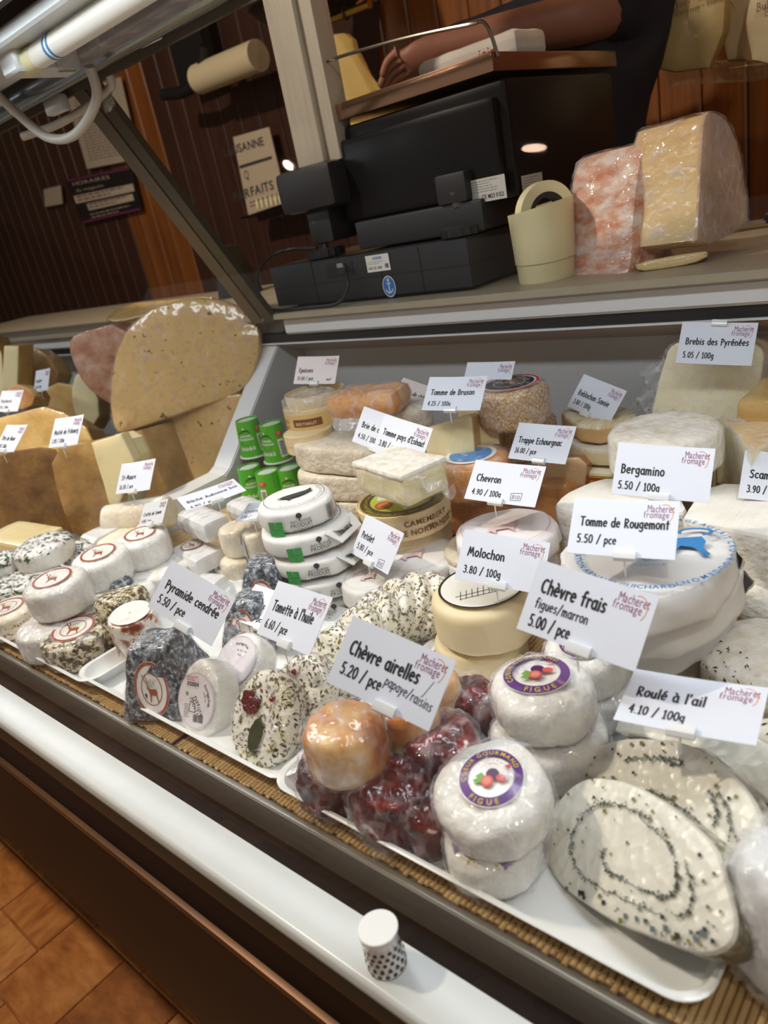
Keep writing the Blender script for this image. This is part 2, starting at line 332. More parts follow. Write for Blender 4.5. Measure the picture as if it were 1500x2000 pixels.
class Decal:
    """flat print: polygons with a material each, stacked in thin layers"""
    def __init__(s): s.p = []; s.m = []
    def mi(s, m_):
        if m_ not in s.m: s.m.append(m_)
        return s.m.index(m_)
    def poly(s, pts, m_, layer=1): s.p.append((pts, s.mi(m_), layer)); return s
    def rect(s, x0, y0, x1, y1, m_, layer=1, nx=1):
        for i in range(nx):
            a, b = x0 + (x1 - x0) * i / nx, x0 + (x1 - x0) * (i + 1) / nx; s.poly([(a, y0), (b, y0), (b, y1), (a, y1)], m_, layer)
        return s
    def disc(s, cx, cy, rx, m_, layer=1, ry=None, n=36): return s.poly([(cx + rx * math.cos(2 * math.pi * i / n), cy + (ry or rx) * math.sin(2 * math.pi * i / n)) for i in range(n)], m_, layer)
    def ring(s, cx, cy, r0, r1, m_, layer=1, a0=0, a1=360, n=36, k=1):
        for i in range(n):
            a, b = math.radians(a0 + (a1 - a0) * i / n), math.radians(a0 + (a1 - a0) * (i + 1) / n)
            s.poly([(cx + r0 * math.cos(a), cy + r0 * k * math.sin(a)), (cx + r1 * math.cos(a), cy + r1 * k * math.sin(a)), (cx + r1 * math.cos(b), cy + r1 * k * math.sin(b)), (cx + r0 * math.cos(b), cy + r0 * k * math.sin(b))], m_, layer)
        return s
    def stroke(s, pts, wd, m_, layer=2, dots=True):
        h = wd / 2; mi = s.mi(m_)
        for a, b in zip(pts, pts[1:]):
            a, b = Vector(a), Vector(b); t = b - a
            if t.length < 1e-7: continue
            t.normalize(); q = Vector((-t.y, t.x)) * h; s.p.append(([tuple(a - q), tuple(b - q), tuple(b + q), tuple(a + q)], mi, layer))
        if dots:
            for a in pts: s.p.append(([(a[0] + h * math.cos(k * math.pi / 3), a[1] + h * math.sin(k * math.pi / 3)) for k in range(6)], mi, layer + .1))
        return s
    def hand(s, txt, x, y, size, m_, width=None, wd=.1, slant=.0, angle=0, layer=2, xs=1):
        tot = sum(G.get(c, G['o'])[0] + .1 for c in txt)
        if width: xs = width / (tot * size)
        cx = 0; ca, sa = math.cos(angle), math.sin(angle)
        for c in txt:
            wv, st = G.get(c, G['o'])
            for pl in st:
                q = [((cx + px + py * slant) * size * xs, py * size) for px, py in pl]
                s.stroke([(x + a * ca - b * sa, y + a * sa + b * ca) for a, b in q], wd * size, m_, layer)
            cx += wv + .1
        return s
    def type(s, txt, x, y, size, m_, width=None, layer=2, align=0, bold=0, xs=1):
        gl = [glyph(c, bold) for c in txt]; tot = sum(g[2] for g in gl)
        if width: xs = width / (tot * size)
        cx = -tot * align
        for vs, fs, adv in gl:
            for f in fs: s.p.append(([(x + (cx + vs[i][0]) * size * xs, y + vs[i][1] * size) for i in f], s.mi(m_), layer))
            cx += adv
        return s
    def arctype(s, txt, cx, cy, r, a0, a1, size, m_, inside=False, layer=2, bold=0, k=1):
        """letters round a circle from angle a0 to a1 (degrees)"""
        gl = [glyph(c, bold) for c in txt]; tot = sum(g[2] for g in gl); ac = 0
        for vs, fs, adv in gl:
            a = math.radians(a0 + (a1 - a0) * (ac + adv / 2) / tot); ac += adv; sg = -1 if inside else 1
            th = a + (math.pi / 2 if inside else -math.pi / 2)
            for f in fs:
                q = []
                for i in f:
                    lx, ly = (vs[i][0] - adv / 2) * size, vs[i][1] * size
                    q.append((cx + r * math.cos(a) + lx * math.cos(th) - ly * math.sin(th), cy + (r * math.sin(a) + lx * math.sin(th) + ly * math.cos(th)) * k))
                s.p.append((q, s.mi(m_), layer))
        return s
    def bars(s, x0, y0, x1, y1, m_, n=26, layer=2, seed=1):
        rr = random.Random(seed); x = x0; u = (x1 - x0) / (n * 2.1)
        while x < x1:
            b = u * rr.choice((.6, 1, 1.6)); s.rect(x, y0, min(x + b, x1), y1, m_, layer); x += b + u * rr.choice((.7, 1, 1.5))
        return s
    def lines(s, x0, y0, x1, n, dy, m_, wd=.0004, layer=2, seed=3):
        """rows of print too small to read"""
        rr = random.Random(seed)
        for i in range(n):
            x = x0; e = x1 - rr.random() * (x1 - x0) * .35
            while x < e:
                b = (x1 - x0) * rr.uniform(.05, .14); s.rect(x, y0 - i * dy, min(x + b, e), y0 - i * dy + wd, m_, layer); x += b + (x1 - x0) * .025
        return s
    def build(s, name, parent=None, fn=None, lift=.00025, loc=(0, 0, 0), rot=None, **k):
        vs, fs, ms = [], [], []
        for pts, mi, layer in s.p:
            b = len(vs)
            if fn: vs += [tuple(fn(x, y, lift * layer)) for x, y in pts]
            else: vs += [(x, y, lift * layer) for x, y in pts]
            if len(pts) <= 4: fs.append(tuple(range(b, b + len(pts)))); ms.append(mi)
            else:
                for t in tessellate_polygon([[Vector((x, y, 0)) for x, y in pts]]): fs.append(tuple(b + i for i in t)); ms.append(mi)
        me = bpy.data.meshes.new(name); me.from_pydata(vs, [], fs)
        for q in s.m: me.materials.append(q)
        me.polygons.foreach_set('material_index', ms); me.update()
        return obj(name, me, None, parent, loc, rot, smooth=False, **k)
_gc = {}
def glyph(c, bold=0):
    if (c, bold) in _gc: return _gc[(c, bold)]
    def mk(t):
        cu = bpy.data.curves.new('t', 'FONT'); cu.body = t; cu.size = 1; cu.resolution_u = 3; cu.offset = bold
        o = bpy.data.objects.new('t', cu); COL.objects.link(o); bpy.context.view_layer.update()
        me = bpy.data.meshes.new_from_object(o.evaluated_get(bpy.context.evaluated_depsgraph_get())); bpy.data.objects.remove(o); bpy.data.curves.remove(cu); return me
    me = mk(c if c != ' ' else 'n'); vs = [(v.co.x, v.co.y) for v in me.vertices]; fs = [tuple(p.vertices) for p in me.polygons]
    adv = (max([v[0] for v in vs] or [.3]) + .06); bpy.data.meshes.remove(me)
    if c == ' ': vs, fs, adv = [], [], .3
    _gc[(c, bold)] = (vs, fs, adv); return _gc[(c, bold)]
def cyl_map(R0, z0=0, a0=0, R1=None, hh=1):
    """print wrapped round a (tapered) cylinder; x runs along the girth"""
    def f(x, y, l):
        rr = (R0 if R1 is None else R0 + (R1 - R0) * (y / hh)) + l + .0003; a = a0 + x / R0
        return (rr * math.cos(a), rr * math.sin(a), z0 + y)
    return f

# ------------------------------------------------------------------ materials
steel = mat('brushed_steel', [(.3, '#8f8c84'), (.7, '#a5a29a')], rough=.36, metal=.45, scale=8, stretch=(1, 60, 60), bump=.15, bscale=30)
steel_dark = mat('dark_metal', '#4a4742', rough=.4, metal=.7)
white_enamel = mat('white_enamel', [(.3, '#c9cdcd'), (.7, '#d6dad9')], rough=.28, scale=3)
panel_grey = mat('grey_liner', '#b3b3b4', rough=.4)
board_white = mat('white_laminate', '#d5d5d6', rough=.35)
worktop_m = mat('taupe_worktop', [(.3, '#9d917c'), (.7, '#a79b86')], rough=.38, scale=14)
black_m = mat('black_gap', '#141416', rough=.5)
brown_m = mat('brown_lacquer', '#110807', rough=.5, spec=.25)
bronze_m = mat('bronze_moulding', [(.3, '#4a3020'), (.7, '#6a4a2a')], rough=.32, metal=.5, scale=3)
seal_m = mat('dark_green_seal', '#1c211b', rough=.25)
foam = mat('white_plastic_tray', '#eceeed', rough=.22, coat=.3)
card_m = mat('card_white', '#d6dae6', rough=.45)
card_p = mat('card_pinkish', '#e6d9d6', rough=.35)
ink = mat('black_ink', '#14151c', rough=.6)
pen = mat('blue_black_pen', '#272b45', rough=.6)
purple = mat('purple_ink', '#843062', rough=.6)
orange_i = mat('orange_ink', '#e08a50', rough=.6)
clip_m = mat('white_clip_plastic', '#eff1f2', rough=.2, coat=.5, tr=.15)
blk_pl = mat('black_plastic', [(.3, '#1d1e22'), (.7, '#24252a')], rough=.45, scale=300, bump=.12, bscale=900)
blk_gl = mat('gloss_black_plastic', '#101115', rough=.3, spec=.3)
cream_pl = mat('cream_plastic', '#e3d9ad', rough=.35)
goat = mat('goat_cheese_white', [(.25, '#d6d3ca'), (.6, '#e9e7e1')], rough=.5, scale=40, bump=1.2, bscale=60, coat=.8, crinkle=1, crs=26, cr=.08)
goat_cream = mat('goat_cheese_cream', [(.25, '#dccdb0'), (.6, '#efe6d2')], rough=.5, scale=40, bump=.6, bscale=160, coat=.5, crinkle=.4, crs=30, sss=.1)
herb_paste = mat('herbed_fresh_cheese', [(.3, '#d6d0b4'), (.6, '#e8e5d8')], rough=.5, scale=60, bump=.7, bscale=120, coat=.6, crinkle=.4, crs=26, sss=.1)
grey_herb = mat('brown_herb_crust', [(.38, '#3b3222'), (.46, '#6a5a3a'), (.53, '#c9bd98'), (.62, '#e4dcc4')], rough=.6, scale=130, detail=2, bump=1, bscale=200, coat=.6, crinkle=.5)
ash = mat('ash_rind', [(.38, '#1f2429'), (.47, '#3d464e'), (.55, '#6d7880'), (.62, '#b4bcc2')], rough=.6, scale=190, detail=4, bump=1, bscale=180, coat=.8, crinkle=.8, crs=30)
ashmark = ash
cran = mat('cranberry_crust', [(.34, '#24070a'), (.46, '#4d0f13'), (.58, '#74191a'), (.645, '#8e3a33'), (.67, '#e9dfda')], rough=.35, scale=42, detail=2, bump=1, bscale=90, coat=1, crinkle=1, crs=26, cr=.08)
papaya = mat('papaya_crust', [(.33, '#b9682c'), (.46, '#cf9556'), (.58, '#dcb684'), (.68, '#eee2d4')], rough=.4, scale=22, detail=3, bump=.6, bscale=60, coat=1, crinkle=.9, crs=24, cr=.08)
garlic = mat('garlic_roll_paste', [(.3, '#d2cebf'), (.65, '#dedacd')], rough=.45, scale=30, coat=.5, crinkle=.8, crs=34, cr=.25)
garlic_rind = mat('herb_and_pepper_rind', [(.35, '#3d3a30'), (.5, '#77705a'), (.62, '#c9c4b2')], rough=.5, scale=70, bump=1, bscale=120, coat=.8, crinkle=.8)
white_rind = mat('bloomy_white_rind', [(.3, '#c8c0ae'), (.45, '#dcd6c9'), (.6, '#e6e2da')], rough=.7, scale=60, bump=1.5, bscale=70, coat=.35, crinkle=.5, crs=22)
white_rind2 = mat('bloomy_cream_rind', [(.3, '#c4b79e'), (.6, '#ddd4c3')], rough=.7, scale=60, bump=1.5, bscale=80, coat=.3, crinkle=.4)
soft_paste = mat('soft_pale_paste', [(.3, '#cfc28c'), (.55, '#e0d6ae'), (.7, '#c7b87c')], rough=.3, scale=16, stretch=(1, 1, 4), bump=.5, bscale=30, coat=.6, crinkle=.5)
pale_paste = mat('pale_yellow_paste', [(.3, '#e3d29d'), (.7, '#ecdfb6')], rough=.35, scale=8, coat=.5, crinkle=.3, crs=14, sss=.1)
pale_paste2 = mat('ivory_paste', [(.3, '#efe4bc'), (.7, '#f7efd6')], rough=.35, scale=8, coat=.8, crinkle=.45, crs=18, sss=.1)
yellow_rind = mat('ochre_rind', [(.3, '#b78f4e'), (.6, '#d0ad6c')], rough=.5, scale=16, bump=.5, bscale=90, coat=.4, crinkle=.3)
orange_rind = mat('orange_rind', [(.3, '#c4813f'), (.6, '#dba268'), (.75, '#e8c9a4')], rough=.5, scale=30, bump=.6, bscale=130, coat=.7, crinkle=.5)
brown_rind = mat('brown_rind', [(.3, '#7d5a30'), (.5, '#9a7644'), (.7, '#b59258')], rough=.5, scale=14, bump=.5, bscale=80, coat=.6, crinkle=.4)
fleck_rind = mat('mottled_buff_rind', [(.35, '#a97e56'), (.5, '#c4a27a'), (.6, '#dccab0')], rough=.6, scale=300, bump=1, bscale=150, coat=.4, crinkle=.3)
pink_rind = mat('pinkish_rind', [(.3, '#b0603a'), (.43, '#c88a68'), (.53, '#d6b09c'), (.64, '#e2d4cc')], rough=.55, scale=45, bump=.7, bscale=90, coat=.8, crinkle=.8, stretch=(1, 1, .5))
lilac_rind = mat('reddish_rind', [(.3, '#8f5a40'), (.5, '#b5866c'), (.65, '#c9a898')], rough=.5, scale=20, bump=.5, bscale=80, coat=.8, crinkle=.6)
truffle = mat('truffle_cheese_paste', [(.27, '#33291c'), (.30, '#8a6c40'), (.33, '#c4a062'), (.5, '#c8a467'), (.62, '#bf9a62'), (.7, '#b49684')], rough=.4, scale=70, detail=2, coat=1, crinkle=.7, crs=13, cr=.1)
buff_rind = mat('buff_pressed_rind', [(.3, '#c9a266'), (.6, '#dcbf88'), (.75, '#e2cb9c')], rough=.45, scale=14, bump=.3, bscale=120, coat=.8, crinkle=.3, stretch=(1, 1, .3))
lilac_face = mat('wrapped_cut_face', [(.3, '#b28c74'), (.5, '#c7a98c'), (.7, '#b9a0a6')], rough=.35, scale=9, coat=1, crinkle=.9, crs=14)
wood_box = mat('thin_wood_box', [(.3, '#d8bf92'), (.7, '#e6d2ac')], rough=.6, scale=12, stretch=(1, 1, 8), bump=.3, bscale=60)
paper = mat('white_wrapping_paper', [(.3, '#d8d6d4'), (.7, '#e4e3e1')], rough=.6, scale=10, crinkle=.8, crs=7)
paper_l = mat('lilac_white_paper', [(.3, '#dfd9dc'), (.7, '#ece8ea')], rough=.6, scale=10, crinkle=.8, crs=7)
paper_c = mat('cream_wrapping_paper', [(.3, '#d9c79c'), (.7, '#e4d3ac')], rough=.5, scale=8, crinkle=.9, crs=6)
glossw = mat('glossy_white_wrap', [(.3, '#d9d9db'), (.7, '#e8e8ea')], rough=.3, scale=10, coat=.9, crinkle=.8, crs=20)
lab_w = mat('label_white', '#e9e6de', rough=.4, coat=.5)
lab_r = mat('label_brick_red', '#a04b30', rough=.4, coat=.5)
lab_g = mat('label_pale_green', '#b9c4a8', rough=.4)
lab_p = mat('label_purple', '#5c2d7d', rough=.35, coat=.5)
lab_y = mat('label_yellow', '#c9b62f', rough=.4)
lab_red = mat('label_red', '#c9303a', rough=.4)
fig_red = mat('fig_flesh_red', '#d05a55', rough=.4); fig_pur = mat('fig_skin_purple', '#4b2350', rough=.4); leaf_g = mat('leaf_green', '#6fa446', rough=.4)
blue_i = mat('blue_print', '#2a7ab8', rough=.5); dark_i = mat('grey_black_print', '#3b3b3e', rough=.6); green_i = mat('green_print', '#3c9a4a', rough=.5)
brown_i = mat('brown_print', '#7a4a26', rough=.6); grey_i = mat('pale_grey_print', '#9a9298', rough=.6); red_i = mat('pale_red_print', '#b5707a', rough=.6)
can_g = mat('green_tub_print', [(.3, '#3f9a16'), (.7, '#55ad20')], rough=.3, coat=.5, scale=20)
can_d = mat('dark_green_print', '#1f5a20', rough=.4)
herb1 = mat('herb_olive', '#6e6a32', rough=.7); herb2 = mat('herb_brown', '#5f4028', rough=.7); herb3 = mat('chive_green', '#35502c', rough=.6); herb4 = mat('pepper_black', '#2a2826', rough=.6); chili = mat('chili_red', '#7d1f12', rough=.5); chili2 = mat('chili_orange', '#b8692e', rough=.5)
berry = mat('red_berry', '#8d1527', rough=.25, coat=.8); bay = mat('bay_leaf', [(.3, '#2c3220'), (.7, '#454a30')], rough=.35, scale=30, coat=.5); dark_berry = mat('dark_cranberry', [(.3, '#330b12'), (.6, '#6a1a22')], rough=.3, scale=80, bump=.8, bscale=150, coat=.8)
bamboo = mat('bamboo_stick', [(.25, '#a58658'), (.5, '#c4a473'), (.75, '#d8bf94')], rough=.45, scale=14, stretch=(6, .6, 6), detail=3)
thread = mat('mat_thread', '#c9b080', rough=.8)
film = film_mat('cling_film', '#f0edf6', .0, .42, rough=.08)
film_l = film_mat('light_cling_film', '#f3efe6', .0, .16, rough=.08, scale=12)
film_h = film_mat('heavy_cling_film', '#eceef0', .12, .7, scale=30, rough=.09)
pine = mat('varnished_pine', [(.3, '#6e3f1c'), (.55, '#8a5022'), (.8, '#a4682f')], rough=.35, scale=3, stretch=(14, 14, .7), detail=4, coat=.4)
pine_in_shade = mat('shaded_pine', [(.3, '#38221a'), (.7, '#482c20')], rough=.4, scale=3, stretch=(14, 14, .7))  # same pine, with the shade on the wall put into its colour

# ------------------------------------------------------------------ room shell
def struct(name, bm, m_, **k): return obj(name, bm, m_, kind='structure', smooth=False, **k)
floor = struct('floor', box(-5.2, 2.2, -2.2, 2.6, -.06, -.012), mat('floor_base', '#3a2212', rough=.6))
wb = struct('wall_back', box(-5.2, 2.2, 2.02, 2.12, 0, 2.7), pine_in_shade)
struct('wall_left', box(-5.3, -5.2, -2.2, 2.12, 0, 2.7), pine_in_shade)
struct('ceiling', box(-5.3, 2.2, -2.2, 2.12, 2.7, 2.8), mat('ceiling_paint', '#8a7a68', rough=.8))
for i in range(74):                                     # tongue and groove boards of the back wall
    x = -5.2 + i * .1
    if i == 0:
        bm = bev(box(-.0485, .0485, -.012, 0, 0, 2.7), .004, 1); plank0 = obj('plank', bm, pine, wb, (x + .05, 2.02, 0), smooth=False)
    else:
        p = plank0.copy(); COL.objects.link(p); p.parent = wb; p.location = (x + .05, 2.02, 0)
        if i == 1: pd = plank0.data.copy(); pd.materials.clear(); pd.materials.append(pine_in_shade)
        if x < -3.22 or -2.82 < x < -1.72: p.data = pd  # boards outside the lit stretches get their shade by colour
# end-grain wood block floor
wb_cols = [mat('end_grain_a', [(.3, '#7a4520'), (.5, '#9c6230'), (.7, '#b27a44')], rough=.35, scale=30, detail=6, coat=.3, stretch=(1, .35, 1)), mat('end_grain_b', [(.3, '#6b3a1a'), (.5, '#8a5428'), (.7, '#a36a38')], rough=.35, scale=26, detail=6, coat=.3, stretch=(.4, 1, 1)), mat('end_grain_c', [(.3, '#8c5226'), (.6, '#b07a44'), (.8, '#c08c58')], rough=.35, scale=34, detail=6, coat=.3, stretch=(1, .5, 1))]
bl = [bev(box(-.0835, .0835, -.0835, .0835, -.012, 0), .0015, 1), bev(box(-.0835, .0835, -.0405, .0405, -.012, 0), .0015, 1)]
mesh_b = []
for j, b in enumerate(bl):
    for q in wb_cols:
        me = bpy.data.meshes.new('floor_block'); b.to_mesh(me); me.materials.append(q); mesh_b.append((j, me))
nb = 0
for iy in range(-2, 6):
    for ix in range(0, 18):
        x = -3.1 + ix * .17 + (iy % 2) * .05; y = -.5 + iy * .17
        if nb > 280: break
        if (ix * 7 + iy * 5) % 5 == 0:
            for s in (-.0425, .0425):
                o = bpy.data.objects.new('floor_block', mesh_b[3 + R_.randrange(3)][1]); COL.objects.link(o); o.parent = floor; o.location = (x, y + s, 0); nb += 1
        else:
            o = bpy.data.objects.new('floor_block', mesh_b[R_.randrange(3)][1]); COL.objects.link(o); o.parent = floor; o.location = (x, y, 0); o.rotation_euler = (0, 0, R_.choice((0, 1, 2, 3)) * math.pi / 2); nb += 1
obj('floor_block_field', box(-5.2, 2.2, -2.2, 2.0, -.0118, -.0035), wb_cols[1], floor, kind='stuff', smooth=False)

# ------------------------------------------------------------------ the refrigerated counter
case = empty('display_counter', (-1, .6, 0), label='long refrigerated cheese counter with steel lip, white rail and brown front', cat='counter')
X0, X1 = -3.2, .75
def part(o): o.parent = case; o.matrix_parent_inverse = Matrix.Translation((-1, .6, 0)).inverted(); return o
part(extrude('deck_pan', [(.262, -.452), (1.0, -.452), (1.0, -.470), (.262, -.470)], X0, X1, mat('deck_steel', '#8c8b86', rough=.35, metal=.6)))
part(extrude('steel_lip', [(.2545, -.4495), (.256, -.4478), (.2585, -.4475), (.261, -.449), (.263, -.4515), (.272, -.455), (.2595, -.453), (.2575, -.4865), (.2545, -.4865)], X0, X1, steel))
part(extrude('rear_liner', [(1.0, -.47), (1.03, -.47), (1.03, -.155), (1.0, -.155)], X0, X1, panel_grey))
part(extrude('dark_trough', [(.2265, -.4625), (.262, -.489), (.27, -.50), (.22, -.50)], X0, X1, black_m))
part(extrude('white_rail', [(.2255, -.4595), (.192, -.4585), (.1895, -.4595), (.1878, -.462), (.187, -.4775), (.2255, -.4775)], X0, X1, white_enamel))
part(extrude('glass_seal', [(.1865, -.466), (.1865, -.4785), (.1825, -.4785), (.1825, -.4772)], X0, X1, seal_m))
part(extrude('brown_top_band', [(.1865, -.4787), (.1826, -.4782), (.1760, -.505), (.1765, -.508), (.19, -.508)], X0, X1, brown_m))
part(extrude('bronze_moulding', [(.1765, -.5045), (.1715, -.5055), (.1700, -.5095), (.1715, -.514), (.1765, -.5155), (.19, -.5155), (.19, -.5045)], X0, X1, bronze_m))
part(extrude('front_panel', [(.1745, -.515), (.172, -.60), (.168, -.70), (.172, -.716), (.20, -.716), (.20, -.515)], X0, X1, brown_m))
part(extrude('base_cabinet', [(.34, -.716), (1.0, -.716), (1.0, -1.06), (.34, -1.06)], X0, X1, mat('dark_base', '#1d1310', rough=.5)))
part(extrude('plinth', [(.40, -1.06), (.98, -1.06), (.98, -1.149), (.40, -1.149)], X0, X1, black_m))
part(extrude('case_body', [(.20, -.716), (.20, -.50), (1.03, -.50), (1.03, -.716)], X0, X1, black_m))
# rear ledge: white fascia, black gap strip, thin white edge
part(extrude('ledge_fascia', [(.932, -.158), (.928, -.162), (.928, -.184), (.932, -.188), (.99, -.188), (.99, -.158)], -1.078, X1, board_white))
part(extrude('ledge_fascia_far', [(.932, -.158), (.928, -.162), (.928, -.184), (.932, -.188), (.99, -.188), (.99, -.158)], X0, -1.175, board_white))
part(extrude('black_gap_strip', [(.936, -.188), (.936, -.2035), (.99, -.2035), (.99, -.188)], X0, X1, black_m))
part(extrude('thin_white_edge', [(.932, -.2035), (.932, -.206), (1.0, -.206), (1.0, -.2035)], X0, X1, board_white))
part(extrude('sloping_underside', [(.934, -.206), (1.0, -.235), (1.0, -.206)], X0, X1, mat('ledge_underside', '#a39486', rough=.4)))
wt = extrude('worktop', [(.915, -.1465), (.912, -.149), (.912, -.156), (.915, -.158), (1.42, -.158), (1.42, -.1465)], X0, X1, worktop_m, label='taupe worktop running along the back of the display counter', cat='worktop')
# divider between the two bays
def pane(name, pts, x0, x1, m_, **k):
    bm = bmesh.new(); A = [bm.verts.new((x0, y, z + CZ)) for y, z in pts]; B = [bm.verts.new((x1, y, z + CZ)) for y, z in pts]; n = len(pts)
    for i in range(n): bm.faces.new((A[i], A[(i + 1) % n], B[(i + 1) % n], B[i]))
    bm.faces.new(A); bm.faces.new(B[::-1]); return obj(name, bm, m_, smooth=False, **k)
part(pane('bay_divider', [(.47, -.452), (.47, -.405), (.48, -.400), (.742, -.396), (.757, -.389), (.972, -.173), (.985, -.165), (1.0, -.165), (1.0, -.452)], -1.172, -1.124, board_white))
part(pane('divider_side_panel', [(.742, -.452), (.742, -.399), (.759, -.389), (.974, -.173), (.985, -.165), (1.0, -.165), (1.0, -.452)], -1.123, -1.120, panel_grey))
# overhead canopy with the lamp
cano = part(extrude('canopy', [(.70, .242), (.705, .262), (.60, .30), (.46, .32), (.38, .335), (.38, .325), (.45, .305), (.60, .285), (.66, .255)], X0, X1, steel_dark))
part(extrude('glass_clamp_beam', [(.668, .226), (.705, .236), (.722, .262), (.70, .275), (.655, .262)], X0, X1, mat('aluminium_beam', '#55534c', rough=.35, metal=.75)))
bm = tube([(X0, .628, CZ + .240), (X1, .628, CZ + .240)], .017, 20); part(obj('steel_roller', bm, mat('polished_tube', '#8b97a2', rough=.22, metal=.85)))
# slanted support that holds the glass at the divider
def slant(name, x0, x1, a, b, th, m_):
    (y0, z0), (y1, z1) = a, b; t = Vector((0, y1 - y0, z1 - z0)).normalized(); n = Vector((0, -t.z, t.y)) * th
    return part(pane(name, [(y0, z0), (y1, z1), (y1 + n.y, z1 + n.z), (y0 + n.y, z0 + n.z)], x0, x1, m_))
mrod = mat('bronze_aluminium', '#6f6557', rough=.35, metal=.6)
slant('slanted_post', -1.150, -1.117, (.925, -.155), (.700, .245), .012, mrod)
slant('slanted_post_inner', -1.112, -1.085, (.925, -.155), (.700, .245), .012, mat('olive_aluminium', '#565247', rough=.35, metal=.6))
slant('slanted_post_bead', -1.113, -1.109, (.922, -.155), (.697, .245), .006, mat('gold_bead', '#a08a5e', rough=.3, metal=.7))
# curved front glass
gm = bpy.data.materials.new('front_glass'); gm.use_nodes = True; nt = gm.node_tree
for n_ in list(nt.nodes): nt.nodes.remove(n_)
o1 = nt.nodes.new('ShaderNodeOutputMaterial'); mx = nt.nodes.new('ShaderNodeMixShader'); t1 = nt.nodes.new('ShaderNodeBsdfTransparent'); t1.inputs[0].default_value = (.97, .98, .97, 1); g1 = nt.nodes.new('ShaderNodeBsdfGlossy'); g1.inputs['Roughness'].default_value = .02; lw = nt.nodes.new('ShaderNodeLayerWeight'); lw.inputs[0].default_value = .5
pw = nt.nodes.new('ShaderNodeMath'); pw.operation = 'POWER'; pw.inputs[1].default_value = 4.5; nt.links.new(lw.outputs['Facing'], pw.inputs[0])
ad_ = nt.nodes.new('ShaderNodeMath'); ad_.operation = 'MULTIPLY_ADD'; ad_.inputs[1].default_value = .9; ad_.inputs[2].default_value = .03; nt.links.new(pw.outputs[0], ad_.inputs[0])
nt.links.new(ad_.outputs[0], mx.inputs[0]); nt.links.new(t1.outputs[0], mx.inputs[1]); nt.links.new(g1.outputs[0], mx.inputs[2]); nt.links.new(mx.outputs[0], o1.inputs[0])
gp = spline([(0, .1838, -.478), (0, .205, -.38), (0, .232, -.26), (0, .270, -.12), (0, .315, .02), (0, .365, .16), (0, .42, .30)], 5)
def glass(x0, x1):
    bm = bmesh.new(); rows = [[bm.verts.new((x, p.y, p.z + CZ)) for x in (x0, x1)] for p in gp]
    for a, b in zip(rows, rows[1:]): bm.faces.new((a[0], a[1], b[1], b[0]))
    return part(obj('glass_pane', bm, gm))
glass(-1.118, X1); glass(X0, -1.122)

# ------------------------------------------------------------------ mats and trays
LAB = math.radians(44)                        # yaw that turns a label's top away from the camera
def mat_thing(x0, x1, y0, y1, label, single, z=-.4505):
    t = empty('bamboo_mat', ((x0 + x1) / 2, (y0 + y1) / 2, CZ + z), label=label, cat='mat', group='bamboo mats under the trays')
    pitch = .0046; n = int((x1 - x0) / pitch); w_, d_ = x1 - x0, y1 - y0
    b = bmesh.new(); P = [(-.0021, 0), (-.0019, .0012), (-.0009, .0021), (.0009, .0021), (.0019, .0012), (.0021, 0)]
    A = [b.verts.new((x, -d_ / 2, z_)) for x, z_ in P]; B = [b.verts.new((x, d_ / 2, z_)) for x, z_ in P]
    for i in range(5): b.faces.new((A[i], A[i + 1], B[i + 1], B[i]))
    b.faces.new(A); b.faces.new(B[::-1])
    if single:
        st = obj('bamboo_stick', b, bamboo, t, (-w_ / 2 + pitch / 2, 0, 0))
        for i in range(1, n):
            c = st.copy(); COL.objects.link(c); c.parent = t; c.location = (-w_ / 2 + pitch * (i + .5), R_.uniform(-.0015, .0015), R_.uniform(-.0002, .0002))
    else:
        me = bpy.data.meshes.new('s'); b.to_mesh(me); b.free(); vs, fs = [], []
        for i in range(n):
            k = len(vs); dx = -w_ / 2 + pitch * (i + .5); dy = R_.uniform(-.0015, .0015)
            vs += [(v.co.x + dx, v.co.y + dy, v.co.z) for v in me.vertices]; fs += [tuple(k + q for q in p.vertices) for p in me.polygons]
        m2 = bpy.data.meshes.new('bamboo_sticks'); m2.from_pydata(vs, [], fs); obj('bamboo_sticks', m2, bamboo, t, kind='stuff')
    vs, fs = [], []                                                       # zig-zag binding thread
    for yy in [-d_ / 2 + .006 + .045 * k for k in range(int(d_ / .045) + 1)]:
        for i in range(n):
            x = -w_ / 2 + pitch * (i + .5); k = len(vs); s_ = 1 if i % 2 else -1
            vs += [(x - .0024, yy - s_ * .003, .0023), (x - .0024, yy - s_ * .003 + .0011, .0023), (x + .0024, yy + s_ * .003 + .0011, .0024), (x + .0024, yy + s_ * .003, .0024)]; fs.append((k, k + 1, k + 2, k + 3))
    m3 = bpy.data.meshes.new('binding_thread'); m3.from_pydata(vs, [], fs); obj('binding_thread', m3, thread, t, kind='stuff', smooth=False)
mat_thing(-1.115, -.62, .2635, .995, 'bamboo mat lying beneath the trays in front of the green tubs', False)
mat_thing(-.615, -.02, .2635, .995, 'bamboo mat lying beneath the tray of garlic roll slices', True)
mat_thing(-.015, .60, .2635, .995, 'bamboo mat under the bagged white round beside the garlic roll tray', False)
mat_thing(-1.62, -1.12, .2635, .465, 'bamboo mat beneath the herb coated rounds beyond the divider', False)
DKM = .0018
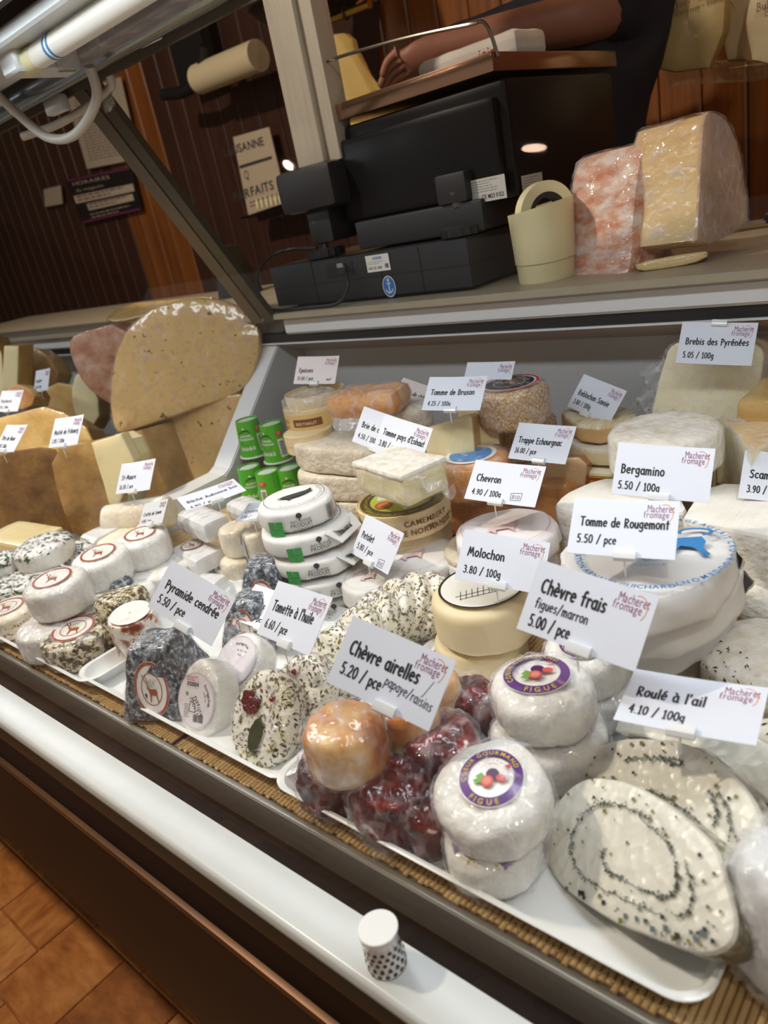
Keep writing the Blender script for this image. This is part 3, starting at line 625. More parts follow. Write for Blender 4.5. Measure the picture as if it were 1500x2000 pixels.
def tray(x0, x1, y0, y1, h, z, label, rot=0, rr=.022):
    w_, d_ = (x1 - x0) / 2, (y1 - y0) / 2
    def ring(inset, zz, r):
        out = []; hx, hy = w_ - inset, d_ - inset; r = max(r, .002)
        for cx, cy, a in ((hx - r, hy - r, 0), (-hx + r, hy - r, 90), (-hx + r, -hy + r, 180), (hx - r, -hy + r, 270)):
            out += [(cx + r * math.cos(math.radians(a + k * 90 / 7)), cy + r * math.sin(math.radians(a + k * 90 / 7)), zz) for k in range(8)]
        return out
    prof = [(.020, 0, rr * .6), (.012, .001, rr * .75), (.0035, h - .004, rr), (.0, h - .001, rr), (.0, h, rr), (.0015, h + .0008, rr), (.0045, h - .0005, rr), (.0065, h - .005, rr * .9), (.0125, .0045, rr * .75), (.018, .0022, rr * .6), (.03, .0018, rr * .4)]
    bm = bmesh.new(); prev = None; first = None
    for a in prof:
        rg = [bm.verts.new(p) for p in ring(*a)]
        if prev:
            for i in range(len(rg)): bm.faces.new((prev[i], prev[(i + 1) % len(rg)], rg[(i + 1) % len(rg)], rg[i]))
        else: first = rg
        prev = rg
    bm.faces.new(prev); bm.faces.new(first[::-1])
    return obj('serving_tray', bm, foam, None, ((x0 + x1) / 2, (y0 + y1) / 2, CZ + z), (0, 0, rot), label=label, cat='tray', group='white serving trays')
TZ = -.4480
tray(-.466, -.104, .262, .511, .021, TZ, 'white tray of dark cranberry, papaya and fig cheeses and garlic roll slices')
tray(-.826, -.452, .268, .511, .019, TZ, 'white tray of ash pyramid, fromage frais and herb flecked rounds')
tray(-1.20, -.782, .262, .43, .019, TZ, 'white tray of small rounds with red deer labels')
tray(-1.02, -.815, .432, .520, .018, TZ, 'small white tray behind the deer label rounds, beneath the wrapped logs')
tray(-.811, -.560, .514, .60, .018, TZ, 'white tray behind the ash pyramids, beneath the white packets')
TF = .0040                                     # tray floor above the deck

# ------------------------------------------------------------------ print designs
def deer_label(r, kind=0):
    D = Decal(); D.disc(0, 0, r, lab_w, 1); D.ring(0, 0, r * .86, r * .985, lab_r if kind < 2 else lab_r, 2, n=40)
    if kind: D.ring(0, 0, r * .56, r * .60, lab_r, 2)
    D.poly([(x * r * .62, y * r * .62) for x, y in [(-.25, .42), (.0, .6), (.28, .45), (.3, .2), (.1, .1), (-.2, .12)]], lab_g, 1.5)
    k = r * .62
    D.poly([(x * k, y * k) for x, y in [(-.45, .1), (-.3, .16), (-.1, .02), (.35, .0), (.5, -.1), (.45, -.4), (.52, -.75), (.44, -.75), (.34, -.38), (-.08, -.34), (-.2, -.75), (-.28, -.75), (-.22, -.3), (-.3, -.02)]], lab_r, 3)
    D.stroke([(x * k, y * k) for x, y in [(-.34, .14), (-.42, .4), (-.62, .62), (-.7, .85)]], k * .07, lab_r, 3); D.stroke([(x * k, y * k) for x, y in [(-.3, .14), (-.3, .45), (-.42, .75)]], k * .07, lab_r, 3)
    D.type('C', k * .05, k * .12, k * .75, lab_w, layer=3)
    return D
def fig_label(r):
    D = Decal(); D.disc(0, 0, r, lab_w, 1); D.ring(0, 0, r * .70, r * .97, lab_p, 2, n=44)
    D.arctype('COEUR GOURMAND', 0, 0, r * .755, 205, 30, r * .21, lab_y, layer=3, bold=.02); D.arctype('FIGUE', 0, 0, r * .93, 236, 304, r * .24, lab_y, inside=True, layer=3, bold=.02)
    D.arctype('Chèvre frais à la préparation', 0, 0, r * .52, 190, -10, r * .11, lab_p, layer=3); D.arctype('de figues', 0, 0, r * .40, 150, 70, r * .11, lab_p, layer=3)
    D.disc(r * .05, r * .06, r * .2, fig_pur, 3); D.disc(-r * .05, -r * .2, r * .19, fig_red, 4); D.disc(-r * .05, -r * .2, r * .13, mat('fig_seed', '#e08a78', rough=.5), 5); D.disc(r * .34, -r * .02, r * .16, fig_red, 3.5, ry=r * .12)
    D.poly([(-r * .45, -r * .1), (-r * .3, r * .06), (-r * .12, -r * .06), (-r * .26, -r * .22)], leaf_g, 3.2); D.poly([(-r * .5, -r * .25), (-r * .36, -r * .14), (-r * .2, -r * .24), (-r * .34, -r * .34)], leaf_g, 3.2)
    D.poly([(r * .35, r * .42), (r * .45, r * .5), (r * .52, r * .42), (r * .5, r * .34), (r * .42, r * .36)], lab_red, 3)
    return D

def put(name, bm, m_, p, rot=(0, 0, 0), **k): return obj(name, bm, m_, None, p, rot, **k)
def flecks(parent, n, mats_, size=.002, seed=1, name='herb_flecks', cond=None, asp=3.0, thick=.0005):
    """small leaf pieces pressed into the surface of a cheese"""
    me = parent.data; rr = random.Random(seed); polys = [p for p in me.polygons if (cond is None or cond(p.center))]
    if not polys: return
    ar = [p.area for p in polys]; vs, fs, ms = [], [], []
    for p in rr.choices(polys, ar, k=n):
        c = [me.vertices[i].co for i in p.vertices]; ws = [rr.random() for _ in c]; s = sum(ws); q = sum((v * (w_ / s) for v, w_ in zip(c, ws)), Vector())
        nn = p.normal; t = nn.orthogonal().normalized(); t.rotate(Matrix.Rotation(rr.random() * 6.28, 3, nn)); u = nn.cross(t); L_ = size * rr.uniform(.5, 1.5); w_ = L_ / asp * rr.uniform(.7, 1.6)
        q = q + nn * thick; b = len(vs); up = nn * (L_ * .12)
        vs += [tuple(q - t * L_), tuple(q + u * w_ + up), tuple(q + t * L_ * .9), tuple(q - u * w_ * .8)]; fs.append((b, b + 3, b + 2, b + 1)); ms.append(rr.randrange(len(mats_)))
    m2 = bpy.data.meshes.new(name); m2.from_pydata(vs, [], fs)
    for q in mats_: m2.materials.append(q)
    m2.polygons.foreach_set('material_index', ms); return obj(name, m2, None, parent, smooth=False, kind='stuff')
def wrap(parent, grow=.0016, seed=1, m_=None, a=.0016, s=110, name='cling_film'):
    """a loose skin of film round the thing"""
    me = parent.data.copy(); me.materials.clear(); me.materials.append(m_ or film); b = bmesh.new(); b.from_mesh(me); b.normal_update()
    for v in b.verts: v.co += v.normal * (grow + abs(noise.noise(v.co * s + Vector((seed, 0, 0)))) * a * 2)
    b.to_mesh(me); b.free()
    for p in me.polygons: p.material_index = 0
    o = bpy.data.objects.new(name, me); COL.objects.link(o); o.parent = parent; return o
def film_tuft(parent, pts, seed=1, n=14, amp=.006, m_=None, name='film_flap'):
    """crumpled loose film spanned between four local points"""
    a, b, c, d = [Vector(p) for p in pts]; bm = bmesh.new(); g = []; nn = (b - a).cross(d - a).normalized()
    for i in range(n + 1):
        row = []
        for j in range(n + 1):
            u, v = i / n, j / n; p = a.lerp(b, u).lerp(d.lerp(c, u), v); q = p * 60 + Vector((seed, seed * 2, 0))
            k = 4 * v if v < .25 else 1
            p = p + nn * noise.noise(q) * amp * 2 * k + Vector((noise.noise(q * 1.7 + Vector((9, 0, 0))), noise.noise(q * 1.7 + Vector((0, 9, 0))), noise.noise(q * 1.7))) * amp * k
            row.append(bm.verts.new(p))
        g.append(row)
    for i in range(n):
        for j in range(n): bm.faces.new((g[i][j], g[i + 1][j], g[i + 1][j + 1], g[i][j + 1]))
    return obj(name, bm, m_ or film_h, parent)

# ------------------------------------------------------------------ small rounds in the front trays
def rnd(name, u, v, h, wpx, ht, m_, label, cat='cheese', yaw=LAB, tilt=(0, 0), e=3.2, seed=0, a=.0012, s=40, sy=1, base=None, **k):
    """round standing with its centre seen at pixel u,v at height h above the deck"""
    c = W(u, v, h); r = wpx * mpp(c) / 2
    Rm = Matrix.Rotation(tilt[0], 3, 'X') @ Matrix.Rotation(tilt[1], 3, 'Y') @ Matrix.Rotation(yaw, 3, 'Z')
    bm = drum(r, ht, e, seed, a, s, sy=sy)
    for q in bm.verts: q.co.z -= ht / 2
    zc = DK + h
    if base is not None: zc = DK + base + ht / 2
    o = obj(name, bm, m_, None, (c.x, c.y, zc), Rm, label=label, cat=cat, **k)
    o['r'] = r; o['ht'] = ht; return o
def toplabel(o, D, name='label', dx=0, dy=0, lift=.0007, tilt=None):
    return D.build(name, o, loc=(dx, dy, o['ht'] / 2 + lift))
DG = 'small rounds with a red deer label'
def deer_round(u, v, h, wpx, ht, label, m_=goat, seed=0, lab=.62, e=3.0, kind=0, tilt=(.02, .02), w_=True, a=.0016):
    o = rnd('goat_cheese', u, v, h, wpx, ht, m_, label, seed=seed, e=e + .8, tilt=tilt, group='wrapped goat cheeses in the trays', a=a)
    if lab: toplabel(o, deer_label(o['r'] * lab, kind))
    if w_: wrap(o, .0009, seed, a=.0007)
    return o
# tray of deer label rounds
deer_round(102, 1242, .0265, 124, .044, 'white goat cheese under the nearest deer label round, beside the brown herb one', seed=3, lab=0)
deer_round(116, 1160, .0725, 124, .047, 'white deer label round on top of another, nearest the steel lip', seed=4, tilt=(.05, .03))
o = deer_round(155, 1254, .0245, 138, .041, 'brown herb crusted round with a red deer label at the tray corner', m_=grey_herb, seed=5, w_=True, tilt=(.05, .06), e=3.4, kind=1)
flecks(o, 420, [herb2, herb1, herb4], .0022, 5, cond=lambda c: c.z < .017)
o = deer_round(22, 1208, .025, 112, .036, 'cream round with green flecked sides and a deer label at the tray end', m_=goat_cream, seed=6, kind=1, e=4); flecks(o, 420, [herb1, herb2, chili2], .0016, 6, cond=lambda c: c.z < .012)
deer_round(232, 1180, .024, 150, .036, 'white round beneath the middle deer label round', seed=7, lab=0)
deer_round(203, 1108, .064, 113, .046, 'middle white deer label round in the tray, behind the nearest', seed=8, tilt=(.04, .04))
deer_round(312, 1120, .026, 135, .036, 'white round beneath the rearmost deer label round', seed=9, lab=0)
deer_round(283, 1070, .064, 101, .046, 'rearmost white deer label round, below the tall card of the log cheese', seed=10, tilt=(.02, .05))
for i, (u, v, h, wp, lab) in enumerate([(60, 1140, .022, 120, 'chive coated round underneath the chive topped one'), (87, 1078, .056, 114, 'white round topped with chopped green chives'), (-2, 1110, .045, 84, 'chive topped round cut by the edge of the photo'), (160, 1082, .026, 74, 'chive coated round showing between the white deer label rounds'), (2, 1165, .022, 90, 'chive coated round under the one at the photo edge')]):
    o = rnd('chive_goat_cheese', u, v, h, wp, .038, goat, lab, seed=20 + i, e=3, group='chive coated goat cheeses', tilt=(.06, 0), a=.002)
    flecks(o, 170, [herb3], .0038, 30 + i, 'chopped_chives', cond=lambda c: c.z > .008, asp=3.2, thick=.0008); wrap(o, .001, i, a=.0007)

# second tray: brown and chilli rounds, pyramids
o = rnd('herb_goat_cheese', 246, 1200, .040, 104, .062, grey_herb, 'tall brown herb coated drum with a side label behind the chilli one', seed=31, e=4.5, tilt=(-.1, -.12)); flecks(o, 300, [herb2, herb1], .002, 31)
p = W(272, 1240, .035); r_ = 88 * mpp(p) / 2
bm = lathe([(0, 0), (r_ * .8, 0), (r_ * .86, .003), (r_ * 1.0, .030), (r_ * 1.05, .058), (r_ * .98, .064), (r_ * .6, .0655), (0, .066)], 40); displace(bm, 60, .0015, 2)
o = obj('chili_goat_cheese', bm, mat('chilli_flecked_side', [(.36, '#8a2c14'), (.43, '#c28a5a'), (.50, '#efe6d8'), (.7, '#f4efe6')], rough=.45, scale=75, detail=3, bump=.8, bscale=120, coat=.8, crinkle=.6), None, (p.x, p.y, DK + TF), (.06, .10, 0), label='tall white goat cheese with red chilli flecks on its side beside the ash pyramid', cat='cheese')
d = Decal(); d.disc(0, 0, r_ * .88, mat('smooth_goat_top', '#efeae4', rough=.4, coat=.6), 1); d.build('smooth_top', o, loc=(0, 0, .0665)); flecks(o, 150, [chili, chili2, herb1, herb4], .0016, 8, 'chilli_flecks', cond=lambda c: c.z < .060); wrap(o, .001, 5, a=.001)
d = deer_label(.020, 1); d.build('side_label', o, fn=lambda x, y, l: ((r_ * 1.0 + l + .002) * math.cos(-2.45 + x / r_), (r_ * 1.0 + l + .002) * math.sin(-2.45 + x / r_), .030 + y))
def pyramid(u, v, h, wpx, ht, yaw, label, seed):
    p = W(u, v, h); s = wpx * mpp(p)
    o = obj('ash_pyramid_cheese', block(s, s, ht, .008, 9, .0020, 60, seed, taper=.50), ash, None, (p.x, p.y, DK + TF), (0, 0, yaw), label=label, cat='cheese', group='ash coated pyramid cheeses')
    bm = o.data
    k = .50 * s / 2 / ht; ang = math.atan(k)
    D = deer_label(s * .29, 1); D.build('label', o, fn=lambda x, y, l: (x * .78, -(s / 2 - k * (ht * .5 + y * 1.18)) - l - .0010, ht * .47 + y * 1.18 * math.cos(ang)))
    wrap(o, .001, seed, film, a=.0012); return o
pyramid(328, 1318, .034, 158, .078, math.radians(30), 'ash coated pyramid cheese with an oval deer label, nearest the tray edge', 1)
pyramid(500, 1212, .028, 124, .060, math.radians(20), 'low ash pyramid showing behind the card for sheep cheese', 2)
pyramid(535, 1160, .034, 124, .080, math.radians(26), 'ash pyramid with a deer label in front of the white packet stack', 3)
pyramid(240, 1160, .030, 70, .05, math.radians(10), 'small ash coated piece behind the chilli cheese', 4)

def face_round(name, u, v, h, wpx, ht, n, m_, label, seed=0, e=3.2, sy=1.0, roll=0, a=.0016, s=35, cat='cheese', **k):
    """drum standing on edge whose flat face looks along n; u,v,h = centre of that face"""
    c = W(u, v, h); r = wpx * mpp(c) / 2; n = Vector(n).normalized(); Rm = frame(n, roll=roll)
    bm = drum(r, ht, e, seed, a, s, sy=sy)
    for q in bm.verts: q.co.z -= ht
    o = obj(name, bm, m_, None, c, Rm, label=label, cat=cat, **k); o['r'] = r; return o
# fromage frais discs
def ff_label(o, r, big=True):
    D = Decal(); gl = mat('pale_lilac_label', '#dcd6da', rough=.35, coat=.6); D.disc(0, 0, r, gl, 1); D.ring(0, 0, r * .955, r * .965, grey_i, 2)
    if big:
        D.rect(-r * .62, r * .42, r * .1, r * .86, mat('date_patch', '#cfc6c8', rough=.4), 1.5); D.hand('031024', -r * .5, r * .5, r * .17, ink, layer=3, wd=.14)
        D.lines(-r * .55, r * .8, r * .1, 3, r * .06, lab_red, .0006); D.hand('Moitié', -r * .35, r * .05, r * .28, dark_i, wd=.07, angle=-.9, slant=.3); D.hand('nature', -r * .1, r * .12, r * .24, ink, wd=.09, angle=-1.0, slant=.2)
        D.bars(-r * .1, -r * .75, r * .45, -r * .48, ink, 24, 2); D.lines(-r * .62, -r * .18, -r * .28, 9, r * .055, dark_i, .0004); D.disc(-r * .5, r * .2, r * .08, leaf_g, 2)
        D.stroke([(-r * .3, -r * .05), (-r * .34, -r * .4), (0, -r * .42), (-r * .05, -r * .1), (-r * .3, -r * .05)], r * .02, dark_i); D.arctype('Fromage frais', 0, 0, r * .66, 52, -12, r * .19, dark_i); D.arctype('au lait cru', 0, 0, r * .5, 40, 0, r * .12, dark_i)
    else:
        D.arctype('Fromage frais', 0, 0, r * .62, 118, 55, r * .17, dark_i); D.hand('au lait cru', -r * .15, r * .38, r * .1, dark_i, wd=.08); D.hand('100g', -r * .05, r * .2, r * .09, dark_i, wd=.08)
    D.build('label', o, loc=(0, 0, .0008))
NF = (-.02, -.80, .60)
o = face_round('fresh_cheese', 384, 1368, .034, 118, .034, (.05, -.86, .50), goat, 'fresh white cheese on edge with a dated paper label, beside the ash pyramid', 41, e=5, a=.0008, sy=1.35, roll=.12); ff_label(o, o['r'] * .93); wrap(o, .0012, 41, a=.0008)
o.scale = (1, 1, 1)
o = face_round('fresh_cheese', 462, 1290, .046, 112, .034, (.05, -.62, .78), goat, 'fresh white cheese with a plain printed label behind the dated one', 42, e=4, a=.001, sy=1.1); ff_label(o, o['r'] * .9, False); wrap(o, .0012, 42, a=.0008)
# herb flecked rounds leaning on each other
HF = [herb1, herb1, herb2, herb4, herb2, mat('herb_light', '#8d8648', rough=.7)]
def tomette(u, v, h, wpx, ht, n, label, seed, nf=520, sy=1.15, berries=0):
    o = face_round('herb_cheese', u, v, h, wpx, ht, n, herb_paste, label, seed, e=3.0, sy=sy, a=.0022, s=30, group='herb flecked rounds leaning in the tray')
    flecks(o, nf, HF, .0023, seed, asp=3.0, cond=lambda c: c.z > -ht * .75); rr = random.Random(seed)
    for k in range(berries):
        bm = bmesh.new(); bmesh.ops.create_icosphere(bm, subdivisions=2, radius=.0026); a = rr.uniform(.4, 2.6); q = o['r'] * rr.uniform(.3, .8)
        obj('pink_peppercorn', bm, berry, o, (q * math.cos(a), q * math.sin(a) * sy, .0018))
    wrap(o, .0012, seed, a=.0012); return o
t1 = tomette(505, 1404, .042, 160, .032, (.12, -.78, .62), 'nearest herb flecked round with a bay leaf and dark cranberries on its face', 51, 650, sy=1.2, berries=1)
bm, r1 = bmesh.new(), t1['r']
lf = [(0, 0), (.0045, .004), (.0075, .012), (.0078, .020), (.005, .027), (0, .033), (-.005, .027), (-.0078, .020), (-.0075, .011), (-.0045, .004)]
bmL = slabm(lf, .0008, .0002, .004, .0008, 90, 3); obj('bay_leaf', bmL, bay, t1, (-.001, -.030, .0022), (0, 0, -.12))
for k, (x, y) in enumerate([(-.012, .014), (-.016, .008), (-.019, .013), (-.011, .006), (-.006, .008), (-.014, .020), (-.018, .019), (-.005, .014)]):
    bm = drum(.0042, .004, 2.4, k, .0008, 200, n=14); obj('cranberry', bm, dark_berry, t1, (x, y, -.0005), (0, .1, k))
tomette(578, 1354, .046, 138, .030, (.02, -.80, .60), 'second herb flecked round with red peppercorns, behind the bay leaf one', 52, 500, berries=4)
tomette(640, 1308, .046, 150, .028, (.0, -.80, .60), 'third herb flecked round, mostly behind the card for the nearest', 53)
tomette(672, 1262, .046, 146, .026, (-.25, -.74, .62), 'fourth herb flecked round in the leaning row', 54)
tomette(706, 1225, .047, 142, .024, (-.34, -.70, .63), 'fifth herb flecked round in the leaning row', 55, berries=2)
tomette(742, 1200, .048, 138, .024, (-.36, -.68, .64), 'sixth herb flecked round in the leaning row', 56)
tomette(778, 1186, .050, 134, .024, (-.34, -.68, .65), 'seventh herb flecked round in the leaning row', 57, berries=1)
tomette(812, 1180, .052, 128, .026, (-.26, -.68, .68), 'rearmost herb flecked round, beside the cream paper wheel', 58)

# third tray: cranberry, papaya, fig
CG = 'cranberry coated goat cheeses'
for i, (u, v, h, wp, ht, lab) in enumerate([(642, 1525, .029, 118, .048, 'dark cranberry ball under the papaya one, at the tray corner'), (762, 1562, .033, 160, .052, 'large dark cranberry ball in film, nearest the steel lip'), (868, 1476, .046, 148, .052, 'dark cranberry ball between the papaya card and the fig label round'), (926, 1392, .036, 105, .058, 'dark cranberry ball at the back of the tray beside the upper fig round'), (800, 1500, .024, 110, .045, 'dark cranberry ball half hidden under the papaya ones'), (836, 1610, .026, 100, .044, 'dark cranberry ball tucked beside the front fig round')]):
    o = rnd('cranberry_goat_cheese', u, v, h, wp, ht, cran, lab, seed=60 + i, e=2.6, a=.0035, s=45, group=CG); wrap(o, .0018, i, a=.003)
    if i == 1: film_tuft(o, [(-.02, -.028, -.010), (.028, -.020, -.012), (.030, -.026, -.024), (-.020, -.030, -.023)], 3, amp=.004)
for i, (u, v, h, wp, ht, lab) in enumerate([(676, 1452, .078, 163, .048, 'orange papaya coated ball on top of the dark ones'), (800, 1408, .068, 130, .044, 'orange papaya ball just under the clip of its card'), (856, 1358, .058, 100, .046, 'orange papaya ball hidden behind its price card')]):
    o = rnd('papaya_goat_cheese', u, v, h, wp, ht, papaya, lab, seed=70 + i, e=2.7, a=.002, s=36, group='papaya coated goat cheeses'); wrap(o, .0014, i, a=.0016)
FG = 'fig goat cheeses in film'
def fig(u, v, h, wp, ht, lab, seed, label=True, tilt=(0, 0), yaw=LAB, off=(0, 0), lr=.62):
    o = rnd('fig_goat_cheese', u, v, h, wp, ht, goat, lab, seed=seed, e=2.7, a=.0022, s=32, group=FG, tilt=tilt, yaw=yaw)
    wrap(o, .0012, seed, film, a=.0022)
    if label:
        r = o['r'] * lr; D = fig_label(r); R0, hh = o['r'], ht / 2
        def fn(x, y, l):
            x += off[0]; y += off[1]; q = min(.995, math.hypot(x, y) / R0); return (x, y, hh * (1 - q ** 2.7) ** (1 / 2.7) + l + .0034)
        D.build('label', o, fn=fn)
    return o
fig(962, 1655, .0245, 190, .037, 'fig goat cheese underneath the nearest one, its purple label half covered', 81, yaw=LAB - .35, off=(0, -.010), lr=.72)
fig(966, 1560, .0635, 228, .042, 'nearest fig goat cheese with the round purple fig label facing up', 82, tilt=(.24, .06), yaw=LAB - .5, off=(.002, .002), lr=.56)
fig(1072, 1448, .030, 225, .044, 'fig goat cheese under the one behind the nearest stack', 83, label=False)
fig(1062, 1366, .072, 200, .042, 'fig goat cheese with its purple label seen edge on, behind the nearest stack', 84, tilt=(-.03, .05), lr=.66, off=(-.004, .004), yaw=LAB - .1)
fig(1160, 1358, .028, 170, .040, 'lower fig goat cheese beneath the card for fresh goat cheese', 85)
fig(1148, 1292, .064, 160, .040, 'upper fig goat cheese beneath the card for fresh goat cheese', 86, tilt=(.1, 0))

# garlic roll slices
def slab_at(name, px, C, n, th, mats_, label, up=(0, 0, 1), sm=1, r=.003, a=.001, s=30, seed=0, d=.005, cat='cheese', capmat=0, sidemat=1, backmat=None, **k):
    pts, Rm = traced(px, C, n, up, sm)
    bm = slabm(pts, th, r, d, a, s, seed, capmat, sidemat, backmat); return obj(name, bm, mats_, None, C, Rm, label=label, cat=cat, **k)
def garlic_slice(px, cu, cv, h, n, th, label, seed, film_=True):
    C = W(cu, cv, h)
    o = slab_at('garlic_roll_slice', px, C, n, th, [garlic, garlic_rind], label, r=.004, a=.0012, s=35, seed=seed, sm=2, group='garlic roll slices')
    pts, Rm = traced(px, C, n, (0, 0, 1), 2); D = Decal(); rr = random.Random(seed)
    def sp(t): # swirl of herbs in the rolled paste
        i = (t * len(pts)) % len(pts); a = Vector(pts[int(i)]); b = Vector(pts[(int(i) + 1) % len(pts)]); return a.lerp(b, i - int(i))
    bg = mat('blue_grey_herb', '#59666a', rough=.6); prev = None
    for k in range(150):
        t = k / 150 * 1.85; sc_ = .64 if t < 1 else .64 - (t - 1) * .42
        q = sp(t) * sc_ + Vector((rr.gauss(0, .0005), rr.gauss(0, .0005))); g = noise.noise(Vector((t * 7, seed, 0)))
        if prev is not None and g > -.1: D.stroke([tuple(prev), tuple(q)], .0005, bg, 1, dots=False)
        prev = q
        if g > -.05:
            for j in range(4):
                p = q + Vector((rr.gauss(0, .0010), rr.gauss(0, .0010))); L_ = rr.uniform(.0005, .0016); an = rr.random() * 6.28; ca, sa = math.cos(an), math.sin(an)
                D.poly([(p.x + x * ca - y * sa, p.y + x * sa + y * ca) for x, y in ((-L_, 0), (0, -L_ * .5), (L_, L_ * .1), (0, L_ * .5))], rr.choice((herb4, bg, bg, herb1)), 1)
    for k in range(30):
        q = sp(.42 + rr.random() * .3) * rr.uniform(.80, .97); L_ = rr.uniform(.0012, .0032); D.poly([(q.x - L_, q.y), (q.x, q.y - L_ * .7), (q.x + L_ * .8, q.y + L_ * .3), (q.x, q.y + L_ * .8)], rr.choice((herb1, bg, bg, herb4)), 1)
    for k in range(46):
        q = sp(rr.random()) * (rr.random() ** .35 * .95); L_ = rr.uniform(.0008, .0024); wv = L_ * rr.uniform(.5, 1); D.poly([(q.x - L_, q.y), (q.x, q.y - wv), (q.x + L_ * .8, q.y + wv * .3), (q.x + L_ * .1, q.y + wv)], rr.choice((herb1, herb4, mat('olive_herb', '#7a7440', rough=.6))), 1)
    D.build('herb_swirl', o, lift=.0016); return o
garlic_slice([(1128, 1520), (1175, 1514), (1240, 1530), (1330, 1588), (1392, 1645), (1420, 1735), (1438, 1800), (1425, 1850), (1370, 1868), (1290, 1840), (1180, 1790), (1095, 1735), (1060, 1680), (1056, 1625), (1085, 1560)], 1240, 1680, .050, (-.44, -.56, .70), .026, 'nearest slice of garlic roll with herb swirl and rind, tilted in the tray', 91)
garlic_slice([(1160, 1452), (1230, 1436), (1330, 1446), (1410, 1490), (1470, 1560), (1498, 1640), (1490, 1700), (1450, 1718), (1380, 1640), (1260, 1560), (1150, 1520), (1128, 1508)], 1330, 1560, .062, (-.42, -.56, .72), .022, 'second slice of garlic roll leaning behind the nearest', 92)
C = W(1330, 1440, .050)
slab_at('garlic_roll_piece', [(1210, 1392), (1400, 1405), (1500, 1450), (1600, 1520), (1590, 1640), (1480, 1560), (1400, 1480), (1300, 1440), (1195, 1440)], C, (-.2, -.70, .68), .05, [garlic, garlic_rind], 'thick piece of garlic roll under its price card', seed=93, group='garlic roll slices')
C = W(1480, 1480, .03)
o = rnd('garlic_roll_end', 1520, 1500, .030, 180, .045, garlic, 'flecked end of garlic roll beyond the second slice', seed=94, e=4); flecks(o, 140, [herb4, herb1], .0022, 94)
o = rnd('white_cheese_mound', 1500, 1302, .028, 250, .046, white_rind, 'large white mound with fine creases beyond the garlic roll card', seed=95, e=2.2, a=.003)
flecks(o, 120, [herb4], .002, 95, 'dark_flecks', cond=lambda c: c.x < -.02)
o = rnd('bagged_white_cheese', 1560, 1790, .050, 240, .095, glossw, 'tall white round in a clear bag beside the garlic roll tray', seed=96, e=2.6, a=.004, s=22); wrap(o, .002, 4, film_h, a=.004)

# ------------------------------------------------------------------ middle rows
def pack(u, v, h, wpx, ht, m_, label, name='paper_wrapped_cheese', seed=0, e=2.2, yaw=0, sq=2.6, fold=.06, group=None, tilt=(0, 0), a=.0012):
    """paper packet: rounded square plan, pleated edge"""
    p = W(u, v, h); r = wpx * mpp(p) / 2; prof = round_prof(r, ht, 5.5); bm = lathe(prof, 72)
    for q in bm.verts:
        an = math.atan2(q.co.y, q.co.x); rad = math.hypot(q.co.x, q.co.y)
        if rad < 1e-6: continue
        k = 1 / ((abs(math.cos(an)) ** sq + abs(math.sin(an)) ** sq) ** (1 / sq)); edge = max(0, (rad / r - .55) / .45); low = 1 - q.co.z / ht
        pl = (1 + edge * fold * low * (noise.noise(Vector((an * 3.2, seed, q.co.z * 30))) * 1.4)); k = 1 + (k - 1) * (.55 + .45 * low)
        q.co.x *= k * pl; q.co.y *= k * pl
    displace(bm, 40, a, seed)
    for q in bm.verts: q.co.z -= ht / 2
    Rm = Matrix.Rotation(tilt[0], 3, 'X') @ Matrix.Rotation(tilt[1], 3, 'Y') @ Matrix.Rotation(yaw, 3, 'Z')
    o = obj(name, bm, m_, None, (p.x, p.y, DK + h), Rm, label=label, cat='cheese'); o['r'] = r; o['ht'] = ht
    if group: o['group'] = group
    return o
